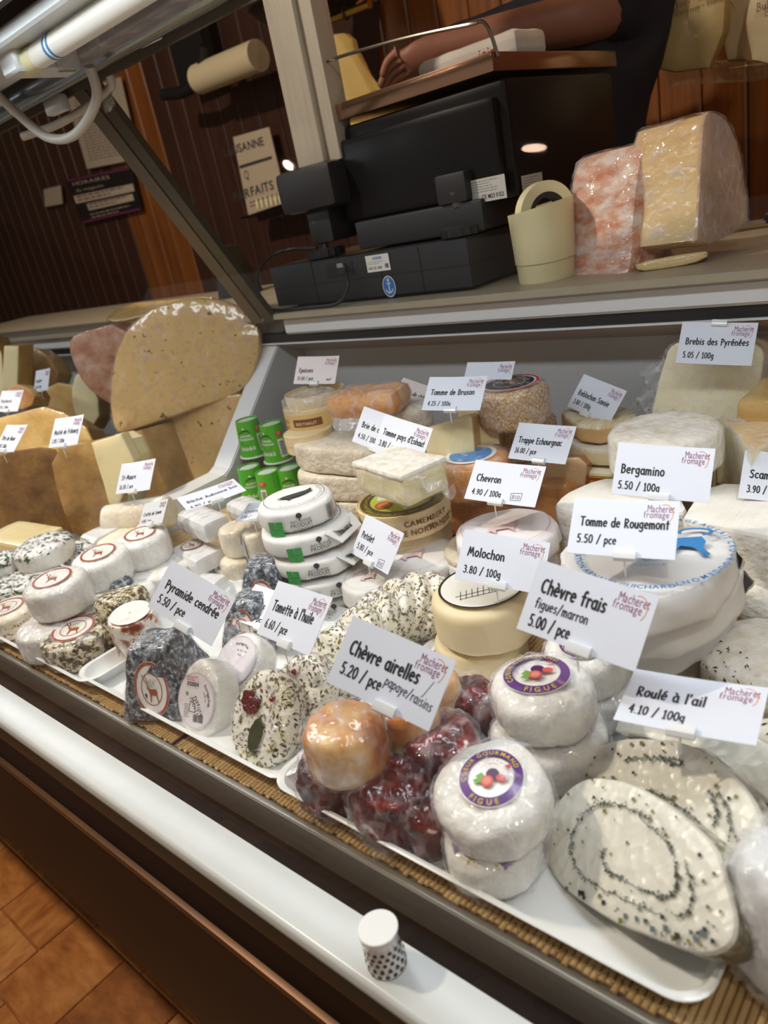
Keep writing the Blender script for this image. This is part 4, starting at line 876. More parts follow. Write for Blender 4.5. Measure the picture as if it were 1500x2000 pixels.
# dark cow packets: a leaning stack of paper wrapped discs
def produit(u, v, h, wpx, ht, label, seed, top=False, yaw=0):
    o = pack(u, v, h, wpx, ht, paper, label, seed=seed, yaw=LAB + yaw, group='stacked white paper packets with green squares', sq=2.3, fold=.05); r = o['r']
    D = Decal(); y0 = -.006
    # side print: green window, tree and text, seen from the front
    def fn(x, y, l):
        an = -math.pi / 2 - .0 + x / r; k = 1 / ((abs(math.cos(an)) ** 2.3 + abs(math.sin(an)) ** 2.3) ** (1 / 2.3)) ; k = 1 + (k - 1) * .8
        return ((r * k + l + .0013) * math.cos(an), (r * k + l + .0013) * math.sin(an), y)
    s = ht * .30
    for i in (0, 1):
        for j in (0, 1): D.rect(-.033 + i * s * 1.06, y0 - s + j * s * 1.06, -.033 + i * s * 1.06 + s, y0 + j * s * 1.06, green_i, 1, 2)
    D.disc(.006, ht * .27, .0034, dark_i, 1); D.rect(.0054, ht * .08, .0066, ht * .2, dark_i, 1); D.type('BIO SUISSE', -.005, ht * .0, .0042, dark_i, width=.024); D.type('PRODUIT', -.006, -ht * .2, .007, dark_i, width=.026); D.type('AUTHENTIQUE', -.004, -ht * .34, .0035, dark_i, width=.024)
    D.bars(.040, -ht * .3, .054, ht * .3, ink, 16)
    D.build('side_print', o, fn=fn)
    if not top:
        a0 = -LAB - yaw + math.radians(12); b = bmesh.new(); ca, sa = math.cos(a0), math.sin(a0)
        q = [(.86, -.55, ht * .42), (1.16, -.42, -ht * .10), (1.16, .42, -ht * .05), (.86, .55, ht * .42)]; vv = [b.verts.new((r * (x * ca - y * sa), r * (x * sa + y * ca), z)) for x, y, z in q]; b.faces.new(vv); wv = [b.verts.new((v.co.x, v.co.y, v.co.z - .001)) for v in vv]; b.faces.new(wv[::-1])
        fl = obj('paper_flap', b, paper, o, smooth=False); F = Decal(); F.bars(-r * .34, r * .93, r * .20, r * 1.08, ink, 20)
        zf = lambda d: ht * .42 - (d / r - .86) / .30 * ht * .50
        F.build('bar_code', fl, fn=lambda x, y, l: (y * ca - x * sa, y * sa + x * ca, zf(y) + .0006 + l))
    T = Decal(); T.ring(0, 0, r * .80, r * .815, dark_i, 1, n=40); T.arctype('le petit fromage au lait cru bio', 0, 0, r * .74, 240, 400, .006, dark_i, inside=True)
    T.bars(r * .50, r * .28, r * .86, r * .52, ink, 18, 2) if not top else None
    if top:
        k = r * .62; T.poly([(x * k, y * k) for x, y in [(-.75, -.1), (-.5, .1), (-.3, .18), (.1, .3), (.5, .42), (.7, .62), (.75, .3), (.5, .05), (.2, -.15), (-.1, -.2), (-.2, -.42), (-.32, -.2), (-.5, -.12)]], dark_i, 1)
    else: T.lines(-r * .4, -r * .1, r * .1, 4, r * .09, grey_i, .0005)
    T.build('top_print', o, fn=lambda x, y, l: (x, y, ht / 2 + l + .0012)); return o
produit(660, 1155, .017, 150, .026, 'lowest white paper packet of the cow stack', 1, yaw=-.2)
produit(642, 1118, .046, 168, .026, 'second packet from the bottom of the cow stack', 2, yaw=.15)
produit(622, 1076, .074, 176, .027, 'third packet of the cow stack, with a green square and bar code', 3, yaw=-.1)
produit(600, 1034, .102, 178, .028, 'packet just under the top one of the cow stack', 4, yaw=.2)
produit(580, 992, .131, 150, .030, 'top paper packet of the stack with a dark cow drawing', 5, True, yaw=0)
def red_print(o, r, z, txt='Le Petolet'):
    D = Decal(); D.ring(0, 0, r * .86, r * .87, red_i, 1); D.type(txt, -r * .4, r * .42, r * .16, red_i); D.lines(-r * .5, r * .3, r * .5, 2, r * .07, red_i, .0005)
    D.poly([(x * r * .5, y * r * .5) for x, y in [(-.8, -.3), (-.4, .1), (.2, .1), (.6, .3), (.5, -.1), (.3, -.3), (.2, -.7), (.05, -.35), (-.4, -.3), (-.5, -.6), (-.62, -.3)]], mat('pale_pink_print', '#d6b9b9', rough=.6), 1); D.build('top_print', o, loc=(0, 0, z))
o = pack(812, 1120, .022, 175, .030, paper, 'white paper packet with pale red drawing behind the herb flecked row', seed=11, yaw=LAB - .2); red_print(o, o['r'], .0166)
o = pack(812, 1098, .050, 168, .022, paper, 'upper white packet with pale red drawing beside the round wooden box', seed=12, yaw=LAB + .1); red_print(o, o['r'], .0126)
o = pack(725, 1150, .040, 110, .032, paper, 'small white paper packet below its bio card', seed=13, yaw=LAB + .3); red_print(o, o['r'], .0176, 'Le Petit')
# camembert boxes
def round_box(u, v, h, wpx, ht, label, top=True, name='camembert_box', side=None, grp='round wooden cheese boxes', m_=None, lip=True, lid=None):
    p = W(u, v, h); r = wpx * mpp(p) / 2
    pr = [(0, 0), (r * .985, 0), (r * .985, ht * .45), (r, ht * .455), (r, ht - .0006), (r - .0012, ht), (r - .002, ht - .0012), (0, ht - .0012)] if lip else [(0, 0), (r, 0), (r, ht), (0, ht)]
    o = obj(name, lathe(pr, 64), m_ or wood_box, None, (p.x, p.y, DK + h - ht / 2), (0, 0, LAB), label=label, cat='cheese box', group=grp); o['r'] = r; o['ht'] = ht
    if side: side(o, r, ht)
    if lid: lid(o, r, ht)
    return o
def cam_side(o, r, ht):
    D = Decal(); D.type('CAMEMBERT', -.002, ht * .55, ht * .30, brown_i, width=.060, bold=.01); D.type('DE NORMANDIE', -.012, ht * .20, ht * .30, brown_i, width=.078, bold=.01); D.type('Lanquetot', -.085, ht * .55, ht * .2, brown_i, width=.03); D.type('calvados', -.085, ht * .3, ht * .2, brown_i, width=.025)
    D.build('side_print', o, fn=cyl_map(r, 0, -math.pi / 2 - .05))
    for a in (-1.98, -1.1, -.5):
        q = (r + .0006); obj('staple', box(-.0004, .0004, -.006, .006, 0, .0006), dark_i, o, (q * math.cos(a), q * math.sin(a), ht * .4), (0, math.pi / 2, a), smooth=False)
def cam_lid(o, r, ht):
    g = mat('lid_dark_olive', '#3b3524', rough=.35, coat=.5); ye = mat('lid_lime', '#b8cf4a', rough=.35, coat=.5); D = Decal(); D.disc(0, 0, r * .94, g, 1); D.ring(0, 0, r * .92, r * .935, lab_y, 2); D.disc(0, 0, r * .70, ye, 2)
    D.poly([(x * r, y * r) for x, y in [(-.55, .1), (-.5, .4), (-.2, .6), (.1, .62), (.0, .25), (-.2, .05)]], lab_w, 3); D.poly([(x * r, y * r) for x, y in [(-.3, .1), (-.28, .4), (.0, .5), (.15, .3), (.0, .05)]], lab_red, 4)
    D.disc(-r * .42, -r * .22, r * .2, orange_i, 5); D.ring(-r * .42, -r * .22, r * .15, r * .17, lab_red, 6); D.type('NORMANDIE', -r * .1, -r * .35, r * .15, lab_red, width=r * .75, layer=4, bold=.02)
    D.arctype("APPELLATION D'ORIGINE PROTÉGÉE", 0, 0, r * .89, 200, 330, r * .10, lab_y, inside=True, layer=3); D.arctype('FABRICATION TRADITIONNELLE', 0, 0, r * .76, 210, 40, r * .11, lab_y, layer=3); D.poly([(r * .1, r * .0), (r * .5, r * .25), (r * .6, -.05 * r), (r * .3, -r * .15)], leaf_g, 3)
    D.build('lid_label', o, loc=(0, 0, ht - .0006))
round_box(792, 1072, .028, 186, .031, 'wooden cheese box at the bottom of the pair, under the printed one'); 
round_box(790, 1036, .062, 184, .031, 'middle wooden box under the printed camembert box')
round_box(790, 996, .096, 182, .033, 'printed round wooden camembert box with a green and black lid', side=cam_side, lid=cam_lid)
# small cream crottins and boxed piece
for i, (u, v, h, wp, ht, lab) in enumerate([(474, 1108, .026, 80, .040, 'lower small cream drum beside the cow packets'), (468, 1052, .066, 74, .042, 'upper small cream drum under the narrow card'), (520, 1100, .030, 60, .044, 'small cream drum half behind the cow packets')]):
    o = rnd('small_goat_drum', u, v, h, wp, ht, goat_cream, lab, seed=110 + i, e=4.5, group='small cream goat drums'); wrap(o, .0008, i, a=.0008)
p = W(503, 1070, .07); o = obj('labelled_goat_drum', drum(.017, .05, 4, 5, .001), goat_cream, None, (p.x, p.y, p.z - .025), label='small drum with red edged label and bar code beside the cow packets', cat='cheese')
D = Decal(); D.rect(-.012, .004, .012, .044, paper, 1, 6); D.bars(-.010, .006, .010, .020, ink, 16); D.lines(-.010, .038, .010, 5, .003, grey_i); D.ring(0, .044, .006, .009, lab_r, 3, 180, 360, 12); D.build('bar_code_label', o, fn=cyl_map(.0182, 0, -2.2))
# wrapped logs (white, rectangular)
def loaf(u, v, h, sx, sy, sz, yaw, m_, label, seed, name='wrapped_goat_log', r=.012, tilt=(0, 0), **k):
    p = W(u, v, h); Rm = Matrix.Rotation(yaw, 3, 'Z') @ Matrix.Rotation(tilt[0], 3, 'X') @ Matrix.Rotation(tilt[1], 3, 'Y')
    bm = block(sx, sy, sz, r, 8, .0012, 40, seed)
    for q in bm.verts: q.co.z -= sz / 2
    o = obj(name, bm, m_, None, (p.x, p.y, DK + h), Rm, label=label, cat='cheese'); tagit(o, **k); return o
WG = 'white wrapped goat logs'
o = loaf(388, 1092, .030, .088, .052, .040, math.radians(-8), glossw, 'lower white wrapped log with a red deer mark, beneath the other', 1, group=WG)
d = deer_label(.017, 1); d.build('label', o, loc=(-.008, 0, .0215), rot=(0, 0, LAB)); D = Decal(); D.bars(-.02, -.015, 0, -.004, ink, 16); D.lines(-.02, .012, .0, 4, .004, grey_i); D.build('bar_code_label', o, fn=lambda x, y, l: (.0445 + l, x + .008, y))
o = loaf(398, 1022, .074, .098, .046, .036, math.radians(-10), glossw, 'upper white wrapped log under the long price card', 2, group=WG); D = Decal(); D.lines(-.018, .010, .016, 6, .0035, grey_i); D.build('fine_print', o, fn=lambda x, y, l: (.0498 + l, x, y))
loaf(486, 1000, .068, .082, .042, .034, math.radians(-12), glossw, 'rear white wrapped log between the log card and the cow packets', 3, group=WG)
o = loaf(408, 1140, .024, .050, .034, .022, .2, glossw, 'small lilac tinted wrapped piece on the little white tray', 4)
# St-Maure log
p = W(264, 1003, .060); R_m = frame((-.86, -.42, -.05)); bm = lathe([(0, 0), (.012, 0), (.0225, .001), (.0255, .004), (.026, .06), (.0255, .118), (.022, .122), (0, .122)], 36)
for q in bm.verts: q.co.z -= .122
displace(bm, 60, .0012, 3); o = obj('ripened_goat_log', bm, goat_cream, None, W(212, 1016, .055), R_m, label='round buff goat log with its cut end showing, next to the white divider', cat='cheese'); wrap(o, .001, 7, a=.001)
o = rnd('goat_log_piece', 250, 1055, .028, 120, .04, goat_cream, 'pale piece of log beneath the round buff one', seed=120)
o = rnd('dorset_drum', 300, 1050, .050, 60, .05, goat_cream, 'small drum behind the rearmost deer label round', seed=121)

# wheel of cream paper with white lid label, and its neighbours
o = pack(940, 1262, .018, 180, .036, paper_c, 'lower round of cream paper under the one with a white lid label', 'cream_paper_round', 21, yaw=.3, sq=2.05, fold=.03)
o = pack(948, 1190, .062, 206, .052, paper_c, 'large round in cream paper with a white lid label ringed in black', 'cream_paper_round', 22, yaw=.1, sq=2.05, fold=.03)
r = o['r']; D = Decal(); D.disc(0, 0, r * .82, lab_w, 1); D.ring(0, 0, r * .775, r * .82, ink, 2, n=48)
for k in range(9): D.stroke([(-r * .5 + k * r * .11, -r * .35), (-r * .42 + k * r * .11, -r * .05)], r * .012, ink)
D.stroke([(-r * .55, -r * .2), (r * .5, -r * .22)], r * .014, ink); D.stroke([(-r * .5, -r * .32), (r * .5, -r * .36)], r * .014, ink); D.poly([(r * .1, -r * .3), (r * .4, -r * .28), (r * .3, -r * .1), (r * .12, -r * .14)], leaf_g, 2); D.build('lid_label', o, loc=(0, 0, .0272), rot=(0, 0, LAB))
o = rnd('bloomy_round', 968, 1072, .060, 200, .024, white_rind2, 'round cheese with pale ribbed rind and orange edge behind its price card', seed=130, e=3.4)
rb = mat('orange_edge_rind', [(.35, '#c98d3e'), (.6, '#e3c07e')], rough=.5, scale=30)
o = rnd('bloomy_round', 900, 1095, .050, 70, .022, rb, 'small ochre edged piece at the side of the ribbed round', seed=131)
# Chevron: lilac paper
o = pack(990, 1052, .085, 200, .030, paper_l, 'upper round in lilac white paper with fine red print beneath a bio card', 'lilac_paper_round', 23, yaw=LAB, sq=2.2, fold=.10); red_print(o, o['r'], .0166, '')
o = pack(978, 1092, .050, 205, .030, paper_l, 'lower round in lilac white paper beneath the printed one', 'lilac_paper_round', 24, yaw=LAB + .4, sq=2.2, fold=.10)
# Rougemont packets
def rouge(px, h, th, label, seed, top=False):
    C = W(sum(q[0] for q in px) / len(px), sum(q[1] for q in px) / len(px), h)
    o = slab_at('large_paper_packet', px, C, (0, 0, 1), th, [paper, paper], label, up=(0, 1, 0), sm=1, r=.005, a=.004, s=42, seed=seed, d=.006, group='stack of large white paper packets')
    q = W(px[6][0], px[6][1], h) - C; t = Vector((q.x, q.y, 0)).normalized(); n_ = Vector((-t.y, t.x, 0)); b = bmesh.new()      # tucked paper corner
    P = [q * .95 + n_ * .020 + Vector((0, 0, -.006)), q * 1.07 + Vector((0, 0, -th * .7)), q * .93 - n_ * .022 + Vector((0, 0, -.006)), q * .95 + Vector((0, 0, -th))]; vv = [b.verts.new(p_) for p_ in P]
    b.faces.new((vv[0], vv[1], vv[2])); b.faces.new((vv[0], vv[3], vv[1])); b.faces.new((vv[1], vv[3], vv[2])); bmesh.ops.subdivide_edges(b, edges=b.edges, cuts=4, use_grid_fill=True); displace(b, 50, .003, seed); obj('paper_corner', b, paper, o)
    if top:
        r = .070; D = Decal(); D.arctype('FROMAGE AU LAIT CRU - ROUGEMONT', 0, 0, r * .80, 100, -75, r * .105, blue_i, bold=.03); D.arctype('FABRICATION ARNAUD GUICHARD -', 0, 0, r * .90, 160, 292, r * .105, blue_i, inside=True, bold=.03)
        k = r * .46; D.poly([(x * k + r * .24, y * k + r * .10) for x, y in [(-.75, .55), (-.6, .7), (-.5, .5), (-.1, .42), (.6, .5), (.7, .2), (.62, -.1), (.8, -.5), (.66, -.55), (.4, -.1), (.1, .0), (-.1, -.5), (-.24, -.5), (-.2, .0), (-.5, .1), (-.65, -.3), (-.76, -.26), (-.66, .2), (-.85, .3)]], blue_i, 1)
        D.stroke([(x * k + r * .24, y * k + r * .10) for x, y in arc(.45, .75, .4, .2, -60, 200, 8)], k * .1, blue_i); D.type('PRODUIT', -r * .30, -r * .28, r * .12, mat('pale_blue_print', '#7fb0d0', rough=.5), width=r * .42); D.type('AUTHENTIQUE', -r * .32, -r * .40, r * .09, MATS['pale_blue_print'], width=r * .46); D.disc(-r * .1, -r * .12, r * .07, blue_i, 1); D.type('Rougemont', -r * .45, r * .05, r * .2, blue_i, width=r * .7, bold=.02)
        q = W(1278, 1084, h) - C; D.build('lid_print', o, loc=(q.x, q.y, .0045), rot=(0, 0, LAB - .42))
    return o
RP = [(1086, 1085), (1108, 1060), (1160, 1042), (1240, 1032), (1330, 1028), (1420, 1034), (1440, 1052), (1436, 1078), (1400, 1122), (1330, 1158), (1212, 1180), (1130, 1138)]
def shift(dx, dy, k=1.0): return [(1262 + (u - 1262) * k + dx, 1090 + (v - 1090) * k + dy) for u, v in RP]
rouge(RP, .146, .036, 'top packet of the big white paper stack, printed with blue letters and a cow', 34, True)
rouge(shift(10, 48, 1.04), .110, .035, 'third packet up in the big white paper stack', 33)
rouge(shift(-2, 92, 1.0), .075, .035, 'second packet up in the big white paper stack', 32)
rouge(shift(-8, 134, .96), .040, .036, 'lowest packet of the big white paper stack', 31)
# Bergamino slabs (ribbed bloomy rind)
ribw = mat('ribbed_white_rind', [(.3, '#e2ded4'), (.65, '#f1efea')], rough=.7, scale=24, bump=1, bscale=26, bstretch=(3.2, .25, 1), coat=.4, crinkle=.5, crs=20)
def top_slab(name, px, h, th, mats_, label, sm=1, r=.005, a=.0014, seed=0, d=.008, **k):
    C = W(sum(q[0] for q in px) / len(px), sum(q[1] for q in px) / len(px), h); return slab_at(name, px, C, (0, 0, 1), th, mats_, label, up=(0, 1, 0), sm=sm, r=r, a=a, seed=seed, d=d, **k)
top_slab('bloomy_slab', [(1330, 1015), (1345, 985), (1385, 940), (1500, 945), (1570, 955), (1570, 1060), (1500, 1044), (1400, 1026)], .118, .070, [ribw, white_rind], 'thick slab with ribbed white rind behind the big paper stack', seed=5)
top_slab('bloomy_slab', [(1080, 988), (1098, 965), (1140, 945), (1195, 928), (1300, 938), (1345, 985), (1330, 1002), (1120, 998)], .112, .080, [ribw, white_rind], 'white rinded slab under the two stacked price cards', seed=6)
top_slab('bloomy_slab', [(1340, 1100), (1380, 1060), (1480, 1060), (1570, 1080), (1570, 1150), (1480, 1135)], .046, .042, [white_rind, white_rind], 'lower white rinded slab supporting the thick ribbed one', seed=7)
o = face_round('bloomy_log', 1466, 1188, .045, 92, .12, (-.15, -.95, .15), white_rind, 'short white log on edge beyond the big paper stack', 132, e=5); wrap(o, .001, 2)
# wedge helper: sector plan, vertical sides
def wedge(u, v, h, R, ang, ht, yaw, mats_, label, seed=0, name='cheese_wedge', tilt=(0, 0), film_=None, r=.003, **k):
    n = 12; pts = [(0, 0)] + [(R * math.cos(ang * i / n), R * math.sin(ang * i / n)) for i in range(n + 1)]
    cx, cy = R * .6 * math.cos(ang / 2), R * .6 * math.sin(ang / 2); pts = [(x - cx, y - cy) for x, y in pts]
    bm = slabm(pts, ht, r, .008, .0008, 30, seed, 1, 0)
    for f in bm.faces:                         # cut faces get the paste, the rind stays on top, base and arc
        c = f.calc_center_median(); nn = f.normal
        if abs(nn.z) < .5:
            rad = math.hypot(c.x + cx, c.y + cy); f.material_index = 1 if rad > R * .97 else 0
    for q in bm.verts: q.co.z += ht / 2
    p = W(u, v, h); o = obj(name, bm, mats_, None, (p.x, p.y, DK + h), Matrix.Rotation(yaw, 3, 'Z') @ Matrix.Rotation(tilt[0], 3, 'X') @ Matrix.Rotation(tilt[1], 3, 'Y'), label=label, cat='cheese'); tagit(o, **k)
    if film_: wrap(o, .0012, seed, film_, a=.0018)
    return o
# pays d'Enhaut block
o = loaf(782, 930, .155, .100, .062, .036, math.radians(-14), soft_paste, 'soft cut block with white rind on the printed camembert box', 8, name='soft_rind_block', r=.005)
b = block(.101, .067, .008, .0035, 8, .0016, 60, 9); obj('white_rind', b, white_rind, o, (0, 0, .0135)); wrap(o, .001, 9, film, a=.002); film_tuft(o, [(.046, -.03, .018), (.076, -.026, .022), (.070, .02, -.016), (.046, .03, -.018)], 8, amp=.008)
# brie slabs
def brie(px_c, h, ht, label, seed, pts):
    p = W(*px_c, h); bm = slabm(smoothpoly(pts, 2), ht, .004, .008, .0012, 30, seed, 0, 0)
    for q in bm.verts: q.co.z += ht / 2
    return obj('brie_wedge', bm, [white_rind2], None, (p.x, p.y, DK + h), (0, 0, 0), label=label, cat='cheese', group='stacked brie wedges')
BG = 'stacked brie wedges'
top_slab('brie_wedge', [(568, 866), (574, 852), (620, 842), (655, 834), (720, 846), (752, 866), (742, 884), (650, 880), (585, 876)], .135, .040, [white_rind2, white_rind2], 'upper of two large brie wedges beside the green tubs', seed=1, sm=2, group=BG)
top_slab('brie_wedge', [(576, 922), (590, 905), (700, 900), (752, 915), (745, 935), (650, 935), (590, 932)], .093, .038, [white_rind2, white_rind2], 'lower of two large brie wedges beside the green tubs', seed=2, sm=2, group=BG)
top_slab('brie_wedge', [(590, 965), (610, 950), (700, 945), (740, 955), (740, 985), (650, 985), (600, 980)], .053, .050, [white_rind2, white_rind2], 'brie wedge at the bottom, behind the cow packets', seed=3, sm=2, group=BG)
# Brie de chèvre wedge with film flag
ivory = mat('white_goat_paste', [(.3, '#e3ddd2'), (.7, '#ece8df')], rough=.4, coat=.9, crinkle=.8, scale=12, crs=20)
o = slab_at('goat_brie_wedge', [(647, 822), (664, 786), (690, 776), (742, 782), (748, 825), (700, 852), (668, 867), (652, 848)], W(695, 820, .150), (.05, -.80, .60), .05, [ivory, white_rind], 'white goat brie wedge in film, standing on the brie beside the round boxes', sm=1, r=.003, seed=21); wrap(o, .0012, 21, film_h, a=.0015)
film_tuft(o, [(-.030, .020, .002), (-.050, .024, -.010), (-.056, -.030, -.004), (-.034, -.018, .004)], 5, amp=.006)
#film_tuft(o, [(-.055, -.030, .03), (-.062, .02, .05), (-.066, .01, -.015), (-.055, -.034, -.02)], 5, amp=.006)
# Rondin orange wedge
o = loaf(722, 782, .190, .115, .075, .038, math.radians(16), orange_rind, 'orange rinded half round in film behind the goat brie wedge', 10, name='orange_rind_cheese', r=.016); wrap(o, .0012, 10, film, a=.002)
o = rnd('goat_round', 800, 812, .150, 90, .045, white_rind, 'small white piece half hidden by the two overlapping cards', seed=140)
# Epoisses boxes
def ep_side(o, r, ht):
    D = Decal(); D.rect(-.075, .002, .06, ht - .006, mat('tan_band', '#d8b779', rough=.5), 1, 26)
    D.rect(-.004, ht * .25, .046, ht * .62, brown_i, 2, 12); D.type('BERTHAUT', .001, ht * .34, ht * .2, wood_box, width=.036, layer=4, bold=.02); D.type('EPOISSES', -.062, ht * .42, ht * .22, brown_i, width=.046, layer=3); D.type('BERTHAUT', -.062, ht * .14, ht * .20, brown_i, width=.046, layer=3)
    D.build('side_band', o, fn=cyl_map(r, 0, -math.pi / 2 - LAB + .10))
round_box(604, 856, .130, 96, .030, 'lower plain wooden box under the banded one by the liner', name='wooden_cheese_box'); 
o = round_box(615, 806, .158, 118, .034, 'upper round wooden box with brown banner, near the rear corner', name='wooden_cheese_box', side=ep_side)
p_ = W(632, 775, .190); b = lathe([(o['r'] * .99, 0), (o['r'] * .99, .022), (o['r'] * .96, .022), (o['r'] * .96, 0)], 48); obj('raised_box_rim', b, wood_box, o, (.006, .008, .030), (.0, .02, 0)); b = drum(o['r'] * .9, .022, 5, 3, .001); obj('domed_film_cover', b, film_h, o, (-.004, -.004, .030))
o = loaf(610, 862, .080, .10, .07, .04, .1, mat('dark_brown_box', '#5b3a2c', rough=.4), 'dark brown pack under the plain wooden box', 11, name='brown_pack', r=.003)
# green tubs
def tub(u, v, h, label, yaw):
    p = W(u, v, h); t = empty('green_tub', (p.x, p.y, DK + h - .034), (0, 0, yaw), label=label, cat='tub', group='upturned green cheese tubs')
    R0, R1, hh = .0262, .0205, .068
    obj('cup', lathe([(0, .002), (R0, .002), (R1, hh - .002), (R1 - .0006, hh), (R1 - .0026, hh), (R1 - .003, hh - .003), (0, hh - .003)], 40), can_g, t)
    obj('base_disc', lathe([(0, hh - .0026), (R1 - .0032, hh - .0026), (0, hh - .0024)], 32), mat('tub_bottom', '#c9cbc8', rough=.4), t)
    obj('lid', lathe([(0, 0), (R0 + .0022, 0), (R0 + .0026, .0010), (R0 + .0022, .0024), (R0, .0028)], 40), clip_m, t)
    D = Decal(); f = cyl_map(R0, .002, -math.pi / 2, R1, hh)
    D.poly([(-.016, .043), (-.009, .050), (-.0065, .0475), (-.002, .056), (.003, .050), (.006, .052), (.014, .043)], can_d, 1); D.poly([(-.0045, .0525), (-.002, .056), (.001, .053), (-.001, .0515), (-.003, .0525)], lab_w, 2); D.disc(-.001, .0465, .0014, lab_red, 3)
    D.type('GLARNER', -.0125, .0385, .0048, lab_w, width=.025, bold=.03); D.type('SCHABZIGER', -.0165, .0325, .0050, lab_w, width=.033, bold=.03); D.stroke(arc(0, .034, .012, .010, 200, 340, 10), .0005, can_d); D.type('Stöckli', -.014, .014, .0095, lab_w, width=.029, bold=.03)
    D.rect(.024, .046, .038, .054, lab_red, 1, 4); D.lines(.026, .052, .037, 3, .002, lab_w, .0006); D.rect(.024, .008, .037, .040, lab_w, 1, 4); 
    for k in range(22): D.rect(.026, .011 + k * .0012, .0355, .011 + k * .0012 + (.0003, .0006, .0008)[k % 3], ink, 2, 3)
    D.build('printed_sleeve', t, fn=f, lift=.0002); return t
tub(490, 853, .1075, 'upper green tub beside the divider, its mountain facing out', .5)
tub(537, 862, .104, 'upper green tub showing its bar code, beside the brie', .18)
tub(494, 945, .035, 'lower green tub nearest the divider', .9)
tub(530, 955, .035, 'lower green tub in the middle of the bottom row', -.9)
tub(572, 948, .035, 'lower green tub against the brie slabs', .6)
# Bruson wedges and tommes behind
o = rnd('orange_tomme', 925, 982, .045, 150, .060, orange_rind, 'lower orange rinded tomme behind the camembert box', seed=150, e=5)
o = rnd('orange_tomme', 925, 925, .105, 150, .052, orange_rind, 'upper orange rinded tomme with a blue lid label behind the bio card', seed=151, e=5); D = Decal(); D.disc(0, 0, .030, blue_i, 1); D.ring(0, 0, .028, .034, lab_w, 2); D.build('blue_label', o, loc=(0, 0, .0265)); wrap(o, .0012, 3)
slab_at('cheese_wedge', [(826, 838), (915, 811), (921, 816), (927, 882), (884, 899), (832, 888)], W(880, 856, .152), (.40, -.88, .22), .07, [pale_paste, yellow_rind], 'pale tomme wedge showing its cut face beside the overlapping cards', sm=0, r=.003)
slab_at('cheese_wedge', [(893, 796), (965, 791), (970, 796), (975, 868), (900, 878)], W(935, 832, .150), (.38, -.90, .2), .06, [pale_paste, yellow_rind], 'second pale tomme wedge beneath the card for it', sm=0, r=.003)
# mottled wheel
o = rnd('mottled_wheel', 1000, 792, .165, 146, .058, fleck_rind, 'round mottled buff wheel with a dark label ringed in red', seed=152, e=5, base=.138)
D = Decal(); q = o['r']; D.disc(0, 0, q * .82, lab_w, 1); D.ring(0, 0, q * .72, q * .80, lab_red, 2); D.disc(0, 0, q * .66, ink, 2); D.ring(0, 0, q * .40, q * .42, lab_y, 3); D.poly([(-q * .2, q * .1), (q * .1, q * .3), (q * .3, 0), (0, -q * .2)], brown_i, 3); D.build('top_label', o, loc=(0, 0, .0295)); wrap(o, .001, 6)
o = rnd('mottled_wheel', 1018, 850, .105, 140, .060, fleck_rind, 'mottled wheel underneath the labelled one', seed=153, e=5)
# Reblochon
top_slab('washed_rind_piece', [(1094, 808), (1100, 799), (1150, 790), (1222, 792), (1250, 812), (1246, 822), (1142, 838)], .135, .024, [rbt := mat('ribbed_rind_top', [(.35, '#cfa765'), (.5, '#e0cfa8'), (.65, '#e9e0cc')], rough=.6, scale=50, stretch=(3, .6, 1), bump=1, bscale=60), mat('peach_paste', [(.3, '#cfa265'), (.7, '#dcb883')], rough=.45, scale=20, coat=.4)], 'cut piece of washed rind cheese with a white ribbed top under its card', r=.004)
top_slab('cheese_slab', [(1108, 862), (1120, 850), (1240, 846), (1252, 868), (1200, 880), (1140, 878)], .108, .022, [white_rind2, pale_paste], 'slab of pale cheese beneath the washed rind piece', r=.004)
o = loaf(1165, 912, .068, .12, .10, .026, .05, pale_paste2, 'labelled half round in red and yellow band behind the ashy card', 12, name='banded_cheese', r=.006)
D = Decal(); D.rect(-.05, -.008, .05, .009, lab_red, 1, 1); D.rect(-.05, .006, .05, .009, lab_y, 2); D.type('SAVOIE', -.03, -.003, .008, lab_y, width=.05, layer=3, bold=.04); D.type('BRESILIER', .0, -.0078, .004, lab_w, layer=3); D.build('printed_band', o, fn=lambda x, y, l: (x, -.0505 - l, y))
# Trappe wedge
o = slab_at('tan_cheese_wedge', [(1044, 900), (1130, 893), (1146, 908), (1142, 950), (1085, 956), (1046, 950)], W(1095, 925, .085), (.2, -.95, .25), .06, [mat('tan_paste', [(.3, '#c99f6e'), (.7, '#d9b68a')], rough=.4, coat=.7, crinkle=.4, scale=10), mat('dark_orange_rind', [(.3, '#8d4f2c'), (.7, '#b5713f')], rough=.45, scale=20, coat=.6)], 'tan wedge with dark orange rind in film behind its price card', sm=0, r=.003)
o = rnd('trappe_round', 1095, 965, .045, 130, .07, orange_rind, 'orange round beneath the tan wedge', seed=154, e=5)
# white rinded half wheel and supports
o = rnd('white_rind_wheel', 1298, 872, .155, 214, .048, white_rind, 'white rinded wheel carrying the large sheep cheese wedge', seed=155, e=5); 
o = rnd('white_rind_wheel', 1300, 915, .100, 200, .045, soft_paste, 'soft pale wheel underneath the white rinded one', seed=156, e=5)
o = slab_at('soft_cheese_wedge', [(1398, 850), (1440, 842), (1482, 836), (1492, 870), (1490, 945), (1400, 945)], W(1445, 895, .120), (.25, -.95, .15), .06, [soft_paste, soft_paste], 'tall soft pale wedge behind the ribbed slab', sm=0, r=.004, seed=37)
